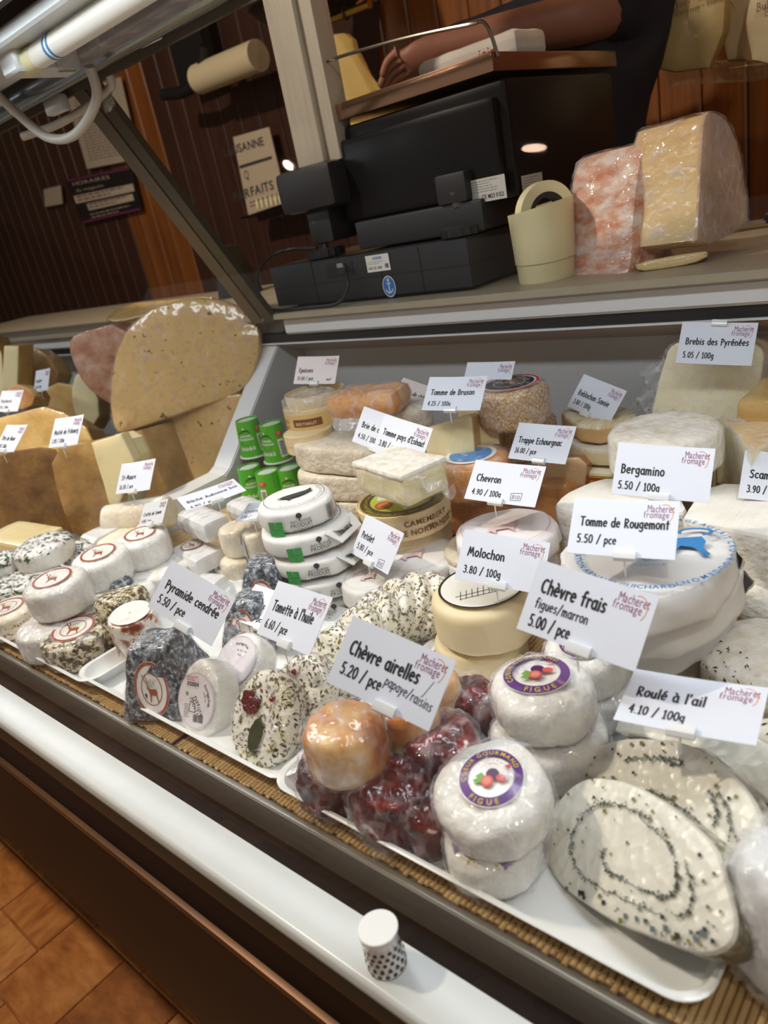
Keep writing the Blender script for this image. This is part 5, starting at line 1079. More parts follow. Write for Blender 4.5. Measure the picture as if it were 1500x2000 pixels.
# Brebis big wedge
C = W(1380, 756, .168)
o = slab_at('sheep_cheese_wedge', [(1300, 690), (1312, 672), (1345, 664), (1410, 660), (1470, 668), (1490, 684), (1492, 705), (1468, 838), (1460, 845), (1275, 832), (1266, 826)], C, (.06, -.985, .12), .055, [pale_paste2, buff_rind], 'large ivory sheep cheese wedge in crumpled film, standing on the white wheel', sm=1, r=.003, sidemat=1); wrap(o, .0015, 11, film, a=.0025)
mw = frame((.06, -.985, .12)).transposed()
def loc_(u, v, d=0): return mw @ (onplane(u, v, C, Vector((.06, -.985, .12))) - C) + Vector((0, 0, d))
film_tuft(o, [loc_(1312, 672), loc_(1292, 745), loc_(1222, 822, -.04), loc_(1232, 742, -.05)], 5, n=18, amp=.009, name='film_wing'); film_tuft(o, [loc_(1290, 740), loc_(1270, 830), loc_(1216, 838, -.03), loc_(1226, 800, -.04)], 7, n=14, amp=.008, name='film_wing')
film_tuft(o, [loc_(1490, 690), loc_(1466, 840), loc_(1500, 822, -.05), loc_(1515, 700, -.05)], 8, n=14, amp=.008, name='film_wing')
o = wedge(1490, 905, .125, .10, .9, .075, math.radians(70), [pale_paste2, buff_rind], 'pale piece in film cut by the photo edge, behind the corner card', 38, film_=film)
o = loaf(1545, 950, .075, .12, .10, .05, 0, yellow_rind, 'ochre rinded slab at the photo edge under the corner card', 14, name='ochre_slab', r=.008)
o = loaf(1540, 800, .160, .08, .10, .05, 0, yellow_rind, 'ochre rinded piece beside the big sheep wedge', 15, name='ochre_slab', r=.008)
# low supports for the upper rows so that nothing hangs in the air
def support(u, v, h, wpx, m_, label, e=5, seed=0):  # noqa
    c = W(u, v, h); return rnd('cheese_wheel', u, v, h / 2 + .002, wpx, h, m_, label, seed=seed, e=e, base=.003)

# ------------------------------------------------------------------ price cards
CARDS = {'edge': [[-0.185, 0.7336, -0.315], [.97, .2, -.1], [-.08, .68, .72], .97], 'airelles': [[-0.3364, 0.3099, -0.3065], [0.937, 0.166, -0.306], [0.116, 0.679, 0.724], 1], 'frais': [[-0.2251, 0.3965, -0.2813], [0.98, 0.073, -0.188], [0.097, 0.646, 0.757], 1], 'roule': [[-0.1559, 0.3949, -0.3336], [0.991, 0.131, 0.037], [-0.134, 0.987, 0.085], 1], 'rougemont': [[-0.2415, 0.4956, -0.2649], [0.962, 0.267, -0.05], [-0.179, 0.759, 0.626], 0.94], 'bergamino': [[-0.2506, 0.5976, -0.2597], [0.955, 0.27, -0.12], [-0.1, 0.66, 0.74], 0.94], 'molochon': [[-0.3663, 0.505, -0.321], [0.913, 0.352, -0.208], [-0.113, 0.705, 0.7], 0.94], 'chevron': [[-0.4353, 0.6259, -0.2994], [0.976, 0.192, -0.102], [-0.089, 0.78, 0.62], 0.94], 'trappe': [[-0.466, 0.7596, -0.3042], [1.0, -0.021, -0.02], [0.029, 0.682, 0.731], 0.94], 'reblochon': [[-0.4629, 0.9032, -0.2942], [0.915, -0.359, -0.185], [0.354, 0.492, 0.795], 0.94], 'brebis': [[-0.3038, 0.8957, -0.2225], [0.982, 0.159, -0.105], [0.004, 0.534, 0.846], 0.96], 'bruson': [[-0.5731, 0.7426, -0.2374], [0.975, 0.219, -0.05], [-0.127, 0.722, 0.68], 0.94], 'blank': [[-0.6005, 0.8579, -0.2521], [1.0, -0.006, 0.003], [0.002, 0.582, 0.813], 0.94], 'rondin': [[-0.7538, 0.8795, -0.2856], [0.951, 0.063, -0.302], [0.116, 0.832, 0.542], 0.9], 'brie': [[-0.6432, 0.6698, -0.2665], [0.972, -0.03, -0.234], [0.215, 0.519, 0.827], 0.93], 'enhaut': [[-0.5943, 0.6525, -0.2687], [0.981, -0.079, -0.176], [0.191, 0.534, 0.823], 0.94], 'epoisses': [[-0.9348, 0.8502, -0.2338], [0.958, 0.277, -0.079], [-0.105, 0.591, 0.8], 0.94], 'petolet': [[-0.5588, 0.5393, -0.3499], [0.956, -0.29, -0.035], [0.204, 0.578, 0.79], 0.94], 'tomette': [[-0.4821, 0.3465, -0.3162], [0.989, -0.128, 0.069], [0.046, 0.723, 0.689], 1], 'breb': [[-0.6462, 0.4354, -0.3988], [0.989, 0.095, -0.111], [-0.028, 0.866, 0.499], 0.94], 'pyramide': [[-0.6126, 0.3271, -0.3197], [0.917, 0.122, -0.381], [0.203, 0.678, 0.706], 1], 'buche': [[-0.8104, 0.5076, -0.3027], [0.339, 0.941, -0.01], [-0.934, 0.338, 0.114], 0.94], 'stmaure': [[-1.0279, 0.5274, -0.3044], [0.976, 0.185, 0.116], [-0.208, 0.629, 0.749], 0.94], 'crottin': [[-0.9588, 0.5001, -0.344], [0.973, 0.117, 0.197], [-0.223, 0.682, 0.697], 0.94], 'cro': [[-0.752, 0.5363, -0.3304], [0.957, 0.271, 0.103], [-0.287, 0.933, 0.216], 0.94]  , 'edge_': [[-0.2077, 0.8152, -0.3218], [0.494, 0.815, -0.305], [0.072, 0.311, 0.948], 0.94], 'l1': [[-1.1602, 0.5089, -0.2317], [0.988, 0.137, 0.076], [-0.144, 0.608, 0.781], 0.94], 'l2': [[-1.2515, 0.4586, -0.2296], [0.999, 0.007, 0.043], [-0.034, 0.747, 0.664], 0.94], 'l3': [[-1.6943, 0.649, -0.2355], [0.986, 0.167, -0.016], [-0.094, 0.627, 0.774], 0.94], 'l4': [[-1.7141, 0.7402, -0.2164], [0.997, -0.025, 0.079], [-0.058, 0.48, 0.875], 0.94]}     # centre from the lens, along the print, up the print, size
CW_, CH_ = .085, .052
def card(key, l1, l2, label, x1=.62, x2=.42, s1=.0125, s2=.0105, y1=.50, y2=.20, extra=None, m_=None, clip='bottom', stem=.016, cx=.0, k=1.0, x0=.09):
    C, x, up = [Vector(v) for v in CARDS[key][:3]]; k *= CARDS[key][3]; C.z += CZ; x.normalize(); n = up.cross(x) * -1; n = x.cross(up); n.normalize(); up = n.cross(x)   # n points from the print to the back
    f = -n if (-n).dot(Vector((0, 0, CZ)) - C) > 0 else n
    y = f.cross(x).normalized(); Rm = Matrix((x, y, f)).transposed(); cw, ch = CW_ * k, CH_ * k
    t = empty('price_card', C, Rm, label=label, cat='price card', group='price cards on clips')
    bm = bmesh.new(); n1 = 10; A = []
    for i in range(n1 + 1):
        xx = -cw / 2 + cw * i / n1; zz = -.0010 * math.cos(math.pi * (i / n1 - .5)) + .0010
        A.append([bm.verts.new((xx, yy, zz + d)) for yy, d in ((-ch / 2, 0), (ch / 2, 0), (ch / 2, -.0005), (-ch / 2, -.0005))])
    for a, b in zip(A, A[1:]):
        for j in range(4): bm.faces.new((a[j], a[(j + 1) % 4], b[(j + 1) % 4], b[j]))
    bm.faces.new(A[0]); bm.faces.new(A[-1][::-1]); obj('card', bm, m_ or card_m, t, smooth=False)
    D = Decal(); X = lambda q: -cw / 2 + q * cw; Y = lambda q: -ch / 2 + q * ch; s1 *= k; s2 *= k
    if l1: D.hand(l1, X(x0), Y(y1), s1, ink, width=cw * x1, wd=.125)
    if l2: D.hand(l2, X(x0 - .01), Y(y2), s2, ink, width=cw * x2, wd=.115)
    if extra: extra(D, X, Y, cw, ch)
    D.type('Macheret', X(.705), Y(.79), ch * .19, purple, width=cw * .255); D.type('fromage', X(.68), Y(.69), ch * .17, purple, width=cw * .235)
    D.stroke([(X(.87) + a, Y(.76) + b) for a, b in arc(0, 0, cw * .075, ch * .17, 110, -50, 12)], cw * .006, orange_i, 2.5, dots=False)
    fn = lambda a, b, l: (a, b, .0010 - .0010 * math.cos(math.pi * (a / cw)) + l)
    D.build('lettering', t, fn=fn, lift=.0001)
    if clip:
        sy = -1 if clip == 'bottom' else 1; b = bmesh.new(); w_ = .0085 * k
        P = [(.0009, .004), (.0028, .0035), (.0034, .0), (.0028, -.0034), (.0, -.0048), (-.0028, -.0034), (-.0034, 0), (-.0028, .0035), (-.0009, .004)]
        LL = [b.verts.new((-w_, q[1], q[0])) for q in P]; RR = [b.verts.new((w_, q[1], q[0])) for q in P]
        for i in range(len(P)): b.faces.new((LL[i], LL[(i + 1) % len(P)], RR[(i + 1) % len(P)], RR[i]))
        b.faces.new(LL); b.faces.new(RR[::-1]); cl = obj('clip', b, clip_m, t, (cx * cw, sy * (ch / 2 - .001), .0005), (0, 0, 0 if sy < 0 else math.pi))
        if clip == 'bottom': 
            dn = Rm.transposed() @ Vector((0, 0, -1)); a = Vector((0, -.004, -.001)); obj('pin', tube([a, a + dn * stem], .0009, 6, taper=[1, .4]), clip_m, cl)
        else:
            bar = tube([Vector((-.004, .0, -.004)), Vector((-.004, .006, -.030))], .001, 6); obj('pin', bar, clip_m, cl)
    return t
def ex_air(D, X, Y, w_, h_):
    D.hand('papaye/raisins', X(.49), Y(.31), .0095, pen, width=w_ * .47, wd=.08, angle=-.10); D.stroke([(X(.84), Y(.38)), (X(.89), Y(.62))], .0005, pen)
def bio(px, py):
    def f(D, X, Y, w_, h_):
        D.stroke([(X(px), Y(py)), (X(px + .14), Y(py + .015)), (X(px + .14), Y(py + .20)), (X(px - .01), Y(py + .17)), (X(px), Y(py))], .0005, pen); D.hand('BIO', X(px + .015), Y(py + .04), .006, pen, width=w_ * .11, wd=.08)
    return f
card('airelles', 'Chèvre airelles', '5.20 / pce', 'price card for cranberry goat cheese with a handwritten addition, clipped above the papaya balls', .68, .40, .0135, .0115, .50, .20, ex_air, cx=.08, stem=.014)
card('frais', 'Chèvre frais', '5.00 / pce', 'price card for fresh goat cheese with fig and chestnut, above the fig rounds', .56, .36, .0130, .0110, .58, .10, lambda D, X, Y, w_, h_: D.hand('figues/marron', X(.085), Y(.36), .0092, ink, width=w_ * .46, wd=.1), cx=.04, stem=.014)
card('roule', "Roulé à l'ail", '4.10 / 100g', 'wide price card for garlic roll standing above the slices', .52, .42, .0120, .0105, .50, .18, cx=.0, stem=.014)
card('rougemont', 'Tomme de Rougemont', '5.50 / pce', 'price card on top of the big white paper stack', .84, .38, .0110, .0100, .50, .20, cx=.05, stem=.014)
card('bergamino', 'Bergamino', '5.50 / 100g', 'price card on the ribbed white slab, behind the paper stack', .46, .44, .0115, .0100, .42, .12, stem=.014, x0=.07)
card('molochon', 'Molochon', '3.80 / 100g', 'price card above the cream paper round with the black ringed lid', .44, .44, .0120, .0100, .50, .16, cx=.0, stem=.014)
card('chevron', 'Chevron', '4.90 / 100g', 'bio price card on the lilac white paper round', .36, .42, .0120, .0095, .48, .14, bio(.64, .10), cx=-.05, stem=.014)
card('trappe', 'Trappe Echourgnac', '16.00 / pce', 'price card above the tan wedge in the middle of the rear rows', .76, .38, .0110, .0095, .46, .18, cx=.05, stem=.014)
card('reblochon', 'Reblochon Savoie', '3.80 / 100g', 'tilted price card on the washed rind piece near the rear liner', .72, .40, .0105, .0090, .42, .16, stem=.014, cx=-.05)
card('brebis', 'Brebis des Pyrénées', '5.05 / 100g', 'price card hung by a top clip on the large ivory sheep wedge', .84, .42, .0105, .0095, .46, .14, clip='top')
card('bruson', 'Tomme de Bruson', '4.25 / 100g', 'price card in front of the blank one above the pale tomme wedges', .76, .40, .0110, .0090, .46, .14, stem=.014)
card('blank', '', '', 'price card with only the logo showing, behind the tomme card by the mottled wheel', extra=lambda D, X, Y, w_, h_: D.hand('s', X(.42), Y(.45), .009, ink))
card('rondin', 'Rondin de chèvre', '4.40 / 100g', 'tilted price card on the orange half round, partly behind another card', .74, .42, .0105, .0090, .46, .16, m_=card_p)
card('brie', 'Brie de chèvre', '4.50 / 100g', 'price card on the goat brie, overlapped by a tilted card', .60, .42, .0105, .0090, .46, .16)
card('enhaut', "Tomme pays d'Enhaut", '3.80 / pce', 'tilted price card in front of the goat brie card, above the soft cut block', .86, .38, .0105, .0100, .50, .20, lambda D, X, Y, w_, h_: D.hand('cru bio', X(.74), Y(.10), .006, ink, width=w_ * .17), stem=.014)
card('epoisses', 'Epoisses', '15.00 / pce', 'price card on the round wooden box with brown banner in the rear corner', .34, .38, .0105, .0085, .42, .14, lambda D, X, Y, w_, h_: D.hand('morf', X(.78), Y(.12), .006, ink, width=w_ * .12), m_=card_p, stem=.014)
card('petolet', 'Petolet', '5.80 / pce', 'tilted bio price card in front of the camembert box', .32, .42, .0110, .0095, .46, .18, bio(.68, .04), stem=.014)
card('tomette', "Tomette à l'huile", '6.60 / pce', 'price card for oil preserved rounds, above the bay leaf one', .76, .42, .0125, .0105, .48, .16, cx=.05, stem=.014)
card('breb', 'Brebis cendrée', '6.20 / pce', 'price card half hidden behind the card for oil preserved rounds', .72, .42, .0115, .0100, .46, .14, stem=.014)
card('pyramide', 'Pyramide cendrée', '5.50 / pce', 'tilted price card above the nearest ash pyramid', .82, .42, .0120, .0110, .48, .18, cx=.05, stem=.014)
card('buche', 'Bûche Aubonne bio', '6.80 / pce', 'long price card lying nearly flat on the white wrapped logs', .86, .42, .0100, .0085, .42, .08)
card('stmaure', 'St-Maure', '16.50 / pce', 'price card above the round buff goat log', .42, .40, .0105, .0090, .44, .14, stem=.014)
card('crottin', 'Crottin de Savoie', '4.80 / pce', 'small greyish price card between the buff log and the wrapped logs', .76, .40, .0105, .0090, .42, .14, m_=mat('grey_card', '#cfd0d6', rough=.4), k=.75)
card('cro', 'Crottin', '3.50 / pce', 'price card on the small cream drums beside the cow packets', .42, .40, .0105, .0090, .42, .14, k=.8)
card('edge', 'Scamorza', '3.90 / 100g', 'price card cut by the photo edge beside the tall soft wedge', .42, .40, .0115, .0100, .44, .14)
card('l1', 'Moitié de Fribourg', '2.85 / 100g', 'price card on the tall hard cheese wedge beyond the divider', .84, .42, .0105, .0090, .42, .14)
card('l2', 'Tête de Moine', '4.20 / 100g', 'price card on the dark rinded wedge at the photo edge', .66, .42, .0105, .0090, .42, .14)
card('l3', 'Vacherin', '2.95 / 100g', 'small far price card at the photo edge under the pale upright wedge', .50, .42, .0115, .0090, .42, .14)
card('l4', 'Gruyère', '2.60 / 100g', 'narrow far price card among the hard cheeses beyond the divider', .40, .42, .0115, .0090, .42, .14)

# ------------------------------------------------------------------ hard cheeses beyond the divider
def P3(u, v, h): return W(u, v, h)
C = H(350, 715, -1.27)
o = slab_at('truffle_cheese_half_wheel', [(226, 848), (212, 790), (218, 712), (242, 648), (284, 606), (340, 585), (400, 580), (455, 590), (490, 612), (508, 650), (505, 700), (480, 762), (420, 785), (330, 815), (250, 843)], C, (.62, -.74, .25), .075, [truffle, yellow_rind], 'huge half wheel of black flecked truffle cheese in film, leaning against the white divider', sm=2, r=.006, seed=3, a=.002); wrap(o, .0022, 2, film_l, a=.002)
C = H(380, 880, -1.27)
o = slab_at('truffle_cheese_wedge', [(262, 830), (300, 812), (470, 762), (476, 790), (420, 940), (345, 975), (330, 972)], C, (.40, -.88, .25), .10, [truffle, yellow_rind], 'truffle cheese wedge standing beneath the huge half wheel', sm=1, r=.004, seed=4); wrap(o, .002, 4, film_l, a=.0015)
C = H(200, 660, -1.55)
slab_at('reddish_cheese_wedge', [(130, 672), (150, 650), (240, 628), (260, 700), (235, 800), (180, 770), (150, 730)], C, (.55, -.83, .1), .08, [lilac_rind, lilac_rind], 'reddish rinded wedge behind the huge half wheel', sm=1, r=.004)
C = H(300, 598, -1.62)
slab_at('yellow_cheese_wedge', [(200, 622), (245, 592), (330, 585), (415, 576), (410, 592), (300, 612), (225, 630)], C, (.1, -.75, .65), .06, [truffle, yellow_rind], 'thin yellow truffle wedge lying behind the huge half wheel', sm=1, r=.003)
C = H(185, 960, -1.26)
slab_at('hard_cheese_wedge', [(95, 880), (180, 862), (235, 845), (262, 905), (232, 1050), (150, 1060), (115, 980)], C, (.50, -.84, .2), .07, [brown_rind, pale_paste], 'tall brown rinded wedge whose pale cut face shows beside the divider', sm=1, r=.003, capmat=0, sidemat=1)
C = H(222, 935, -1.215)
slab_at('hard_cheese_wedge', [(178, 866), (236, 848), (262, 900), (228, 1000), (212, 982)], C, (.55, -.82, .12), .03, [pale_paste, pale_paste], 'pale cut face piece against the tall brown wedge', sm=0, r=.002)
C = H(60, 960, -1.42)
slab_at('hard_cheese_wedge', [(-60, 905), (60, 872), (120, 880), (140, 960), (160, 1050), (60, 1080), (-60, 1060)], C, (.5, -.84, .2), .08, [mat('dark_brown_rind', [(.3, '#553a1e'), (.5, '#775630'), (.7, '#8f6c3c')], rough=.45, scale=22, bump=.5, bscale=80, coat=.7, crinkle=.5), yellow_rind], 'broad brown rinded wedge under the card at the photo edge', sm=1, r=.004)
C = H(70, 845, -1.6)
slab_at('hard_cheese_wedge', [(-60, 830), (40, 805), (100, 790), (190, 850), (150, 890), (0, 900), (-60, 900)], C, (.5, -.76, .4), .07, [yellow_rind, brown_rind], 'olive yellow wedge behind the brown wedges', sm=1, r=.004)
C = H(20, 720, -1.9)
slab_at('hard_cheese_wedge', [(8, 676), (36, 676), (33, 765), (2, 762)], C, (.5, -.85, .1), .06, [pale_paste, yellow_rind], 'narrow pale upright wedge at the far photo edge', sm=0, r=.002)
for i, (px, x, lab, ms) in enumerate([([(35, 680), (85, 680), (125, 745), (60, 760), (36, 740)], -1.95, 'brown cheese piece behind the narrow upright wedge', [brown_rind, yellow_rind]), ([(60, 770), (130, 740), (185, 790), (150, 830), (80, 810)], -1.8, 'yellow cheese piece in film behind the far card', [yellow_rind, pale_paste]), ([(140, 740), (165, 720), (200, 800), (170, 850), (140, 800)], -1.72, 'pale cheese piece beneath the reddish wedge', [pale_paste, yellow_rind]), ([(-60, 650), (0, 655), (10, 800), (-60, 800)], -2.0, 'pale cheese stack cut by the photo edge', [pale_paste, brown_rind]), ([(20, 745), (70, 765), (60, 800), (0, 800)], -1.75, 'ochre cheese piece under the far card', [orange_rind, yellow_rind])]):
    C = H(sum(q[0] for q in px) / len(px), sum(q[1] for q in px) / len(px), x); slab_at('hard_cheese_piece', px, C, (.5, -.80, .3), .06, ms, lab, sm=1, r=.003, group='hard cheeses beyond the divider')
C = H(262, 930, -1.36)
slab_at('rind_wedge', [(235, 850), (275, 840), (335, 980), (300, 1000), (262, 960)], C, (.1, -.98, .1), .10, [brown_rind, brown_rind], 'dark wedge standing between the pale faced wedge and the truffle wedge', sm=0, r=.003)
o = loaf(45, 1050, .030, .15, .08, .022, .1, pale_paste, 'yellow wedge lying behind the chive rounds beyond the divider', 30, name='yellow_slab', r=.006)

# ------------------------------------------------------------------ on the worktop
WT = -.1465
def B(x, y, z): return (x, y, z + CZ)
sc_ = empty('counter_scale', B(-.89, 1.10, WT), label='black counter scale seen from behind with a steel pan and square steel pole', cat='scale')
def sp(o): o.parent = sc_; o.matrix_parent_inverse = Matrix.Translation(B(-.89, 1.10, WT)).inverted(); return o
def bx(name, x0, x1, y0, y1, z0, z1, m_, w_=.003, **k): return sp(obj(name, bev(box(x0, x1, y0, y1, z0 + CZ, z1 + CZ), w_, 2), m_, **k))
bx('base', -1.115, -.672, .956, 1.24, WT + .006, -.070, blk_pl, .003)
for i, (x, y) in enumerate([(-1.08, .99), (-.71, .99), (-1.08, 1.2), (-.71, 1.2)]): sp(obj('rubber_foot', lathe([(0, 0), (.012, 0), (.012, .007), (0, .007)], 16), black_m, None, B(x, y, WT)))
for x in (-1.004, -.845, -.763): bx('panel_seam', x - .0007, x + .0007, .9548, .9572, WT + .008, -.072, black_m, .0002)
bx('panel_seam', -1.113, -.674, .9548, .9572, -.1085, -.1072, black_m, .0002); bx('panel_seam', -.6725, -.6712, .96, 1.2, -.1085, -.1072, black_m, .0002)
bx('socket_recess', -.968, -.905, .9545, .960, -.101, -.078, black_m, .001); bx('plug', -.935, -.918, .950, .957, -.097, -.083, blk_pl, .002); bx('plug_tag', -.936, -.922, .9494, .951, -.086, -.079, mat('grey_tag', '#8e8f92', rough=.5), .0004)
bx('upper_housing', -.962, -.615, 1.02, 1.36, -.032, .125, blk_gl, .012)
bx('housing_rear_panel', -.945, -.630, 1.005, 1.03, -.020, .105, blk_gl, .010)
bx('lower_drawer', -.915, -.660, .990, 1.30, -.066, -.022, blk_pl, .004)
bx('pole_block', -1.060, -.925, .965, 1.10, .010, .080, blk_pl, .014); bx('pole_neck', -1.02, -.965, .985, 1.06, -.045, .015, blk_pl, .006)
def foot(x, y):
    b = lathe([(0, 0), (.034, 0), (.034, .012), (.030, .0135), (0, .0135)], 36)
    for q in b.verts:
        an = math.atan2(q.co.y, q.co.x)
        if math.hypot(q.co.x, q.co.y) > .033: q.co.x *= 1 + .03 * math.cos(18 * an * 1.0); q.co.y *= 1 + .03 * math.cos(18 * an)
    sp(obj('levelling_knob', b, blk_pl, None, B(x, y, -.068)))
    for k in range(30):
        a = k * 2 * math.pi / 30; 
    sp(obj('levelling_screw', lathe([(0, 0), (.006, 0), (.006, .024), (.012, .028), (.016, .05), (0, .05)], 20), mat('grey_screw', '#5d6066', rough=.35, metal=.6), None, B(x, y, -.056)))
foot(-1.005, 1.00); foot(-.705, 1.00)
bx('foot_bracket', -.735, -.680, .985, 1.05, -.022, .020, blk_pl, .005)
# steel pan with rim and guard wire
bm = bmesh.new(); box(-.955, -.625, 1.01, 1.40, .133 + CZ, .158 + CZ, bm); bev(bm, .004, 2); sp(obj('steel_pan', bm, mat('copper_tinted_steel', '#b39078', rough=.18, metal=.95)))
wp = spline([(-.950, 1.02, .150), (-.957, 1.015, .19), (-.945, 1.012, .218), (-.80, 1.01, .212), (-.66, 1.01, .197), (-.63, 1.012, .190), (-.622, 1.02, .150)], 6)
sp(obj('guard_wire', tube([(p.x, p.y, p.z + CZ) for p in wp], .0026, 8), mat('wire_steel', '#8b8378', rough=.25, metal=.9)))
pole_m = mat('pale_brushed_steel', [(.3, '#b8b0a2'), (.7, '#cdc6b8')], rough=.4, metal=.25, scale=8, stretch=(60, 60, 1), coat=.2); bx('steel_pole', -1.018, -.955, .99, 1.05, .078, .62, pole_m, .003); bx('pole_flange', -.955, -.925, 1.0, 1.04, .078, .60, pole_m, .003)
D = Decal(); D.rect(-.025, -.013, .025, .013, lab_w, 1); D.type('ANKER', -.010, .006, .0055, blue_i, bold=.04); D.lines(-.022, .002, .016, 2, .003, dark_i, .0006); D.hand('100.30.300', -.022, -.009, .005, ink, width=.03, wd=.14); D.bars(.014, -.009, .022, -.002, ink, 8)
sp(D.build('type_plate', loc=B(-.848, .9546, -.0875), rot=(math.pi / 2, 0, 0), label='small white sticker with blue heading'))
D = Decal(); D.disc(0, 0, .0135, lab_w, 1, ry=.017); D.disc(0, 0, .0122, mat('anchor_blue', '#2f6fb5', rough=.4), 2, ry=.0155); D.stroke([(0, .009), (0, -.009)], .0018, lab_w, 3); D.stroke(arc(0, -.003, .007, .007, 190, 350, 8), .0016, lab_w, 3); D.ring(0, .0105, .001, .0024, lab_w, 3); D.stroke([(-.004, .005), (.004, .005)], .0014, lab_w, 3)
sp(D.build('anchor_emblem', loc=B(-.833, .9546, -.126), rot=(math.pi / 2, 0, 0), label='oval blue anchor emblem'))
D = Decal(); D.rect(-.030, -.016, .030, .016, mat('silver_label', '#b9b9b6', rough=.35), 1); D.lines(-.027, .012, .022, 5, .0035, dark_i, .0006); D.type('CE M23 0122', -.012, -.012, .008, ink, width=.038, bold=.02)
sp(D.build('approval_plate', loc=(-.614, 1.06, CZ - .020), rot=(math.pi / 2, 0, math.pi / 2)))
D = Decal(); D.rect(-.03, -.016, .03, .016, mat('silver_label', '#b9b9b6', rough=.35), 1); D.lines(-.027, .012, .022, 5, .0035, dark_i, .0006); D.type('CE M23 0122', -.012, -.012, .008, ink, width=.038, bold=.02)
sp(D.build('approval_plate', loc=B(-.652, 1.0, -.012), rot=(math.pi / 2, 0, .0)))
cp = spline([B(-.918, .948, -.09), B(-.905, .935, -.115), B(-.93, .93, -.14), B(-1.0, .928, WT + .004), B(-1.10, .930, WT + .005), B(-1.15, .95, -.12), B(-1.155, .955, -.085), B(-1.12, .96, -.055), B(-1.07, .965, -.045), B(-1.0, .975, -.05)], 8)
obj('black_cable', tube(cp, .003, 8), black_m, label='black cable looping from the back of the scale over the white ledge', cat='cable')
# cream holder with tape roll
th = empty('cream_tape_holder', B(-.578, 1.012, WT), (0, 0, math.radians(20)), label='cream oval plastic holder with a roll of tape standing in it', cat='tape holder')
b = lathe([(0, 0), (.040, 0), (.041, .002), (.042, .026), (.0432, .028), (.046, .100), (.0435, .100), (.041, .03), (0, .03)], 44)
for q in b.verts: q.co.y *= 1.25; q.co.z += (q.co.x * .12 if q.co.z > .09 else 0)
obj('cup', b, cream_pl, th)
b = lathe([(.042, -.012), (.045, -.012), (.045, .012), (.042, .012), (.042, -.012)], 40); obj('cup_seam', lathe([(.0432, .0265), (.0438, .027), (.0432, .0275)], 40), mat('cream_seam', '#b8ae84', rough=.5), th, (0, 0, 0)).scale = (1, 1.25, 1)
tr = obj('tape_roll', lathe([(.028, -.009), (.043, -.009), (.043, .009), (.028, .009), (.028, -.009)], 44), mat('clear_tape_cream', '#e9e1b8', rough=.3, coat=.5), th, (.006, .0, .088), (math.pi / 2, 0, math.radians(38)))
obj('tape_core', lathe([(.022, -.0095), (.0285, -.0095), (.0285, .0095), (.022, .0095), (.022, -.0095)], 36), blk_pl, tr)
# wedges on the worktop
C = V(1235, 420, 1.0)
o = slab_at('pink_rind_cheese', [(1222, 552), (1234, 500), (1236, 430), (1244, 350), (1256, 290), (1266, 272), (1285, 285), (1305, 350), (1318, 440), (1322, 520), (1300, 530)], C, (.95, -.30, .02), .122, [pink_rind, pink_rind], 'pink rinded quarter wheel in film standing on edge on the worktop', sm=1, r=.012, a=.003, s=30); wrap(o, .0016, 4, film, a=.0025)
C = V(1375, 380, 1.01)
o = slab_at('hard_cheese_quarter', [(1360, 492), (1366, 400), (1370, 300), (1376, 226), (1392, 216), (1415, 228), (1438, 262), (1452, 320), (1462, 400), (1464, 440)], C, (.97, -.22, .02), .098, [lilac_face, buff_rind], 'large buff rinded quarter wheel in film beside the pink one', sm=1, r=.004, sidemat=1); wrap(o, .0016, 5, film, a=.002)
C = V(1300, 512, .985)
slab_at('hard_cheese_slab', [(1238, 512), (1360, 492), (1385, 488), (1380, 508), (1300, 526), (1245, 532)], C, (.3, -.94, .15), .14, [buff_rind, yellow_rind], 'flat buff slab in film beneath the large quarter wheel', sm=1, r=.004)
kn = empty('cheese_knife', B(-.36, 1.30, WT), label='black handled knife lying beside the buff cheese', cat='knife'); obj('handle', block(.12, .026, .020, .008, 5), blk_gl, kn, (.055, 0, .004)); obj('blade', bev(box(-.14, 0, -.012, .012, .008, .0105), .0006, 1), steel, kn)
o = empty('wedge_stand', V(452, 570, 1.22), label='black angled stand with a small white sign left of the scale', cat='sign holder'); o.location.z = CZ + WT
b = slabm([(-.045, 0), (.05, 0), (.012, .12), (-.02, .125)], .07, .002); obj('stand', b, blk_pl, o, (0, 0, 0), (math.pi / 2, 0, .3)); D = Decal(); D.rect(-.012, .03, .018, .11, lab_w, 1); D.rect(.010, .03, .018, .06, lab_red, 2); D.build('small_sign', o, loc=(.002, -.002, .0), rot=(math.pi / 2, 0, .3))
# white sensor on the rail
p = onplane(757, 1880, Vector((0, 0, CZ - .459)), Vector((0, 0, 1))); p = Vector((p.x, .2075, CZ - .459))
ps = empty('air_freshener_pot', p, label='small white perforated pot with a solid white cap standing on the white rail', cat='pot'); Rr, hh = .0125, .034
obj('body', lathe([(0, 0), (Rr, 0), (Rr * 1.02, .001), (Rr * .98, .012), (Rr * .93, .024), (Rr * 1.02, hh - .003), (Rr * 1.08, hh - .0015)], 48), foam, ps)
obj('cap', lathe([(Rr * 1.08, hh - .0015), (Rr * 1.08, hh - .0004), (Rr * 1.04, hh), (0, hh)], 48), foam, ps); D = Decal()
for i in range(16):
    for j in range(5): D.disc(Rr * (2 * math.pi * (i + .5 * (j % 2)) / 16), .004 + j * .0047, .0015, black_m, 1, ry=.0016, n=10)
D.build('vent_holes', ps, fn=lambda x, y, l: ((Rr * .975 + l + .0004 + (.0008 if y < .01 else 0)) * math.cos(x / Rr), (Rr * .975 + l + .0004 + (.0008 if y < .01 else 0)) * math.sin(x / Rr), y)); obj('grey_foot', lathe([(0, -.0004), (Rr * 1.05, -.0004), (Rr * 1.05, .0006), (0, .0006)], 40), mat('grey_gasket', '#7c7f80', rough=.5), ps)

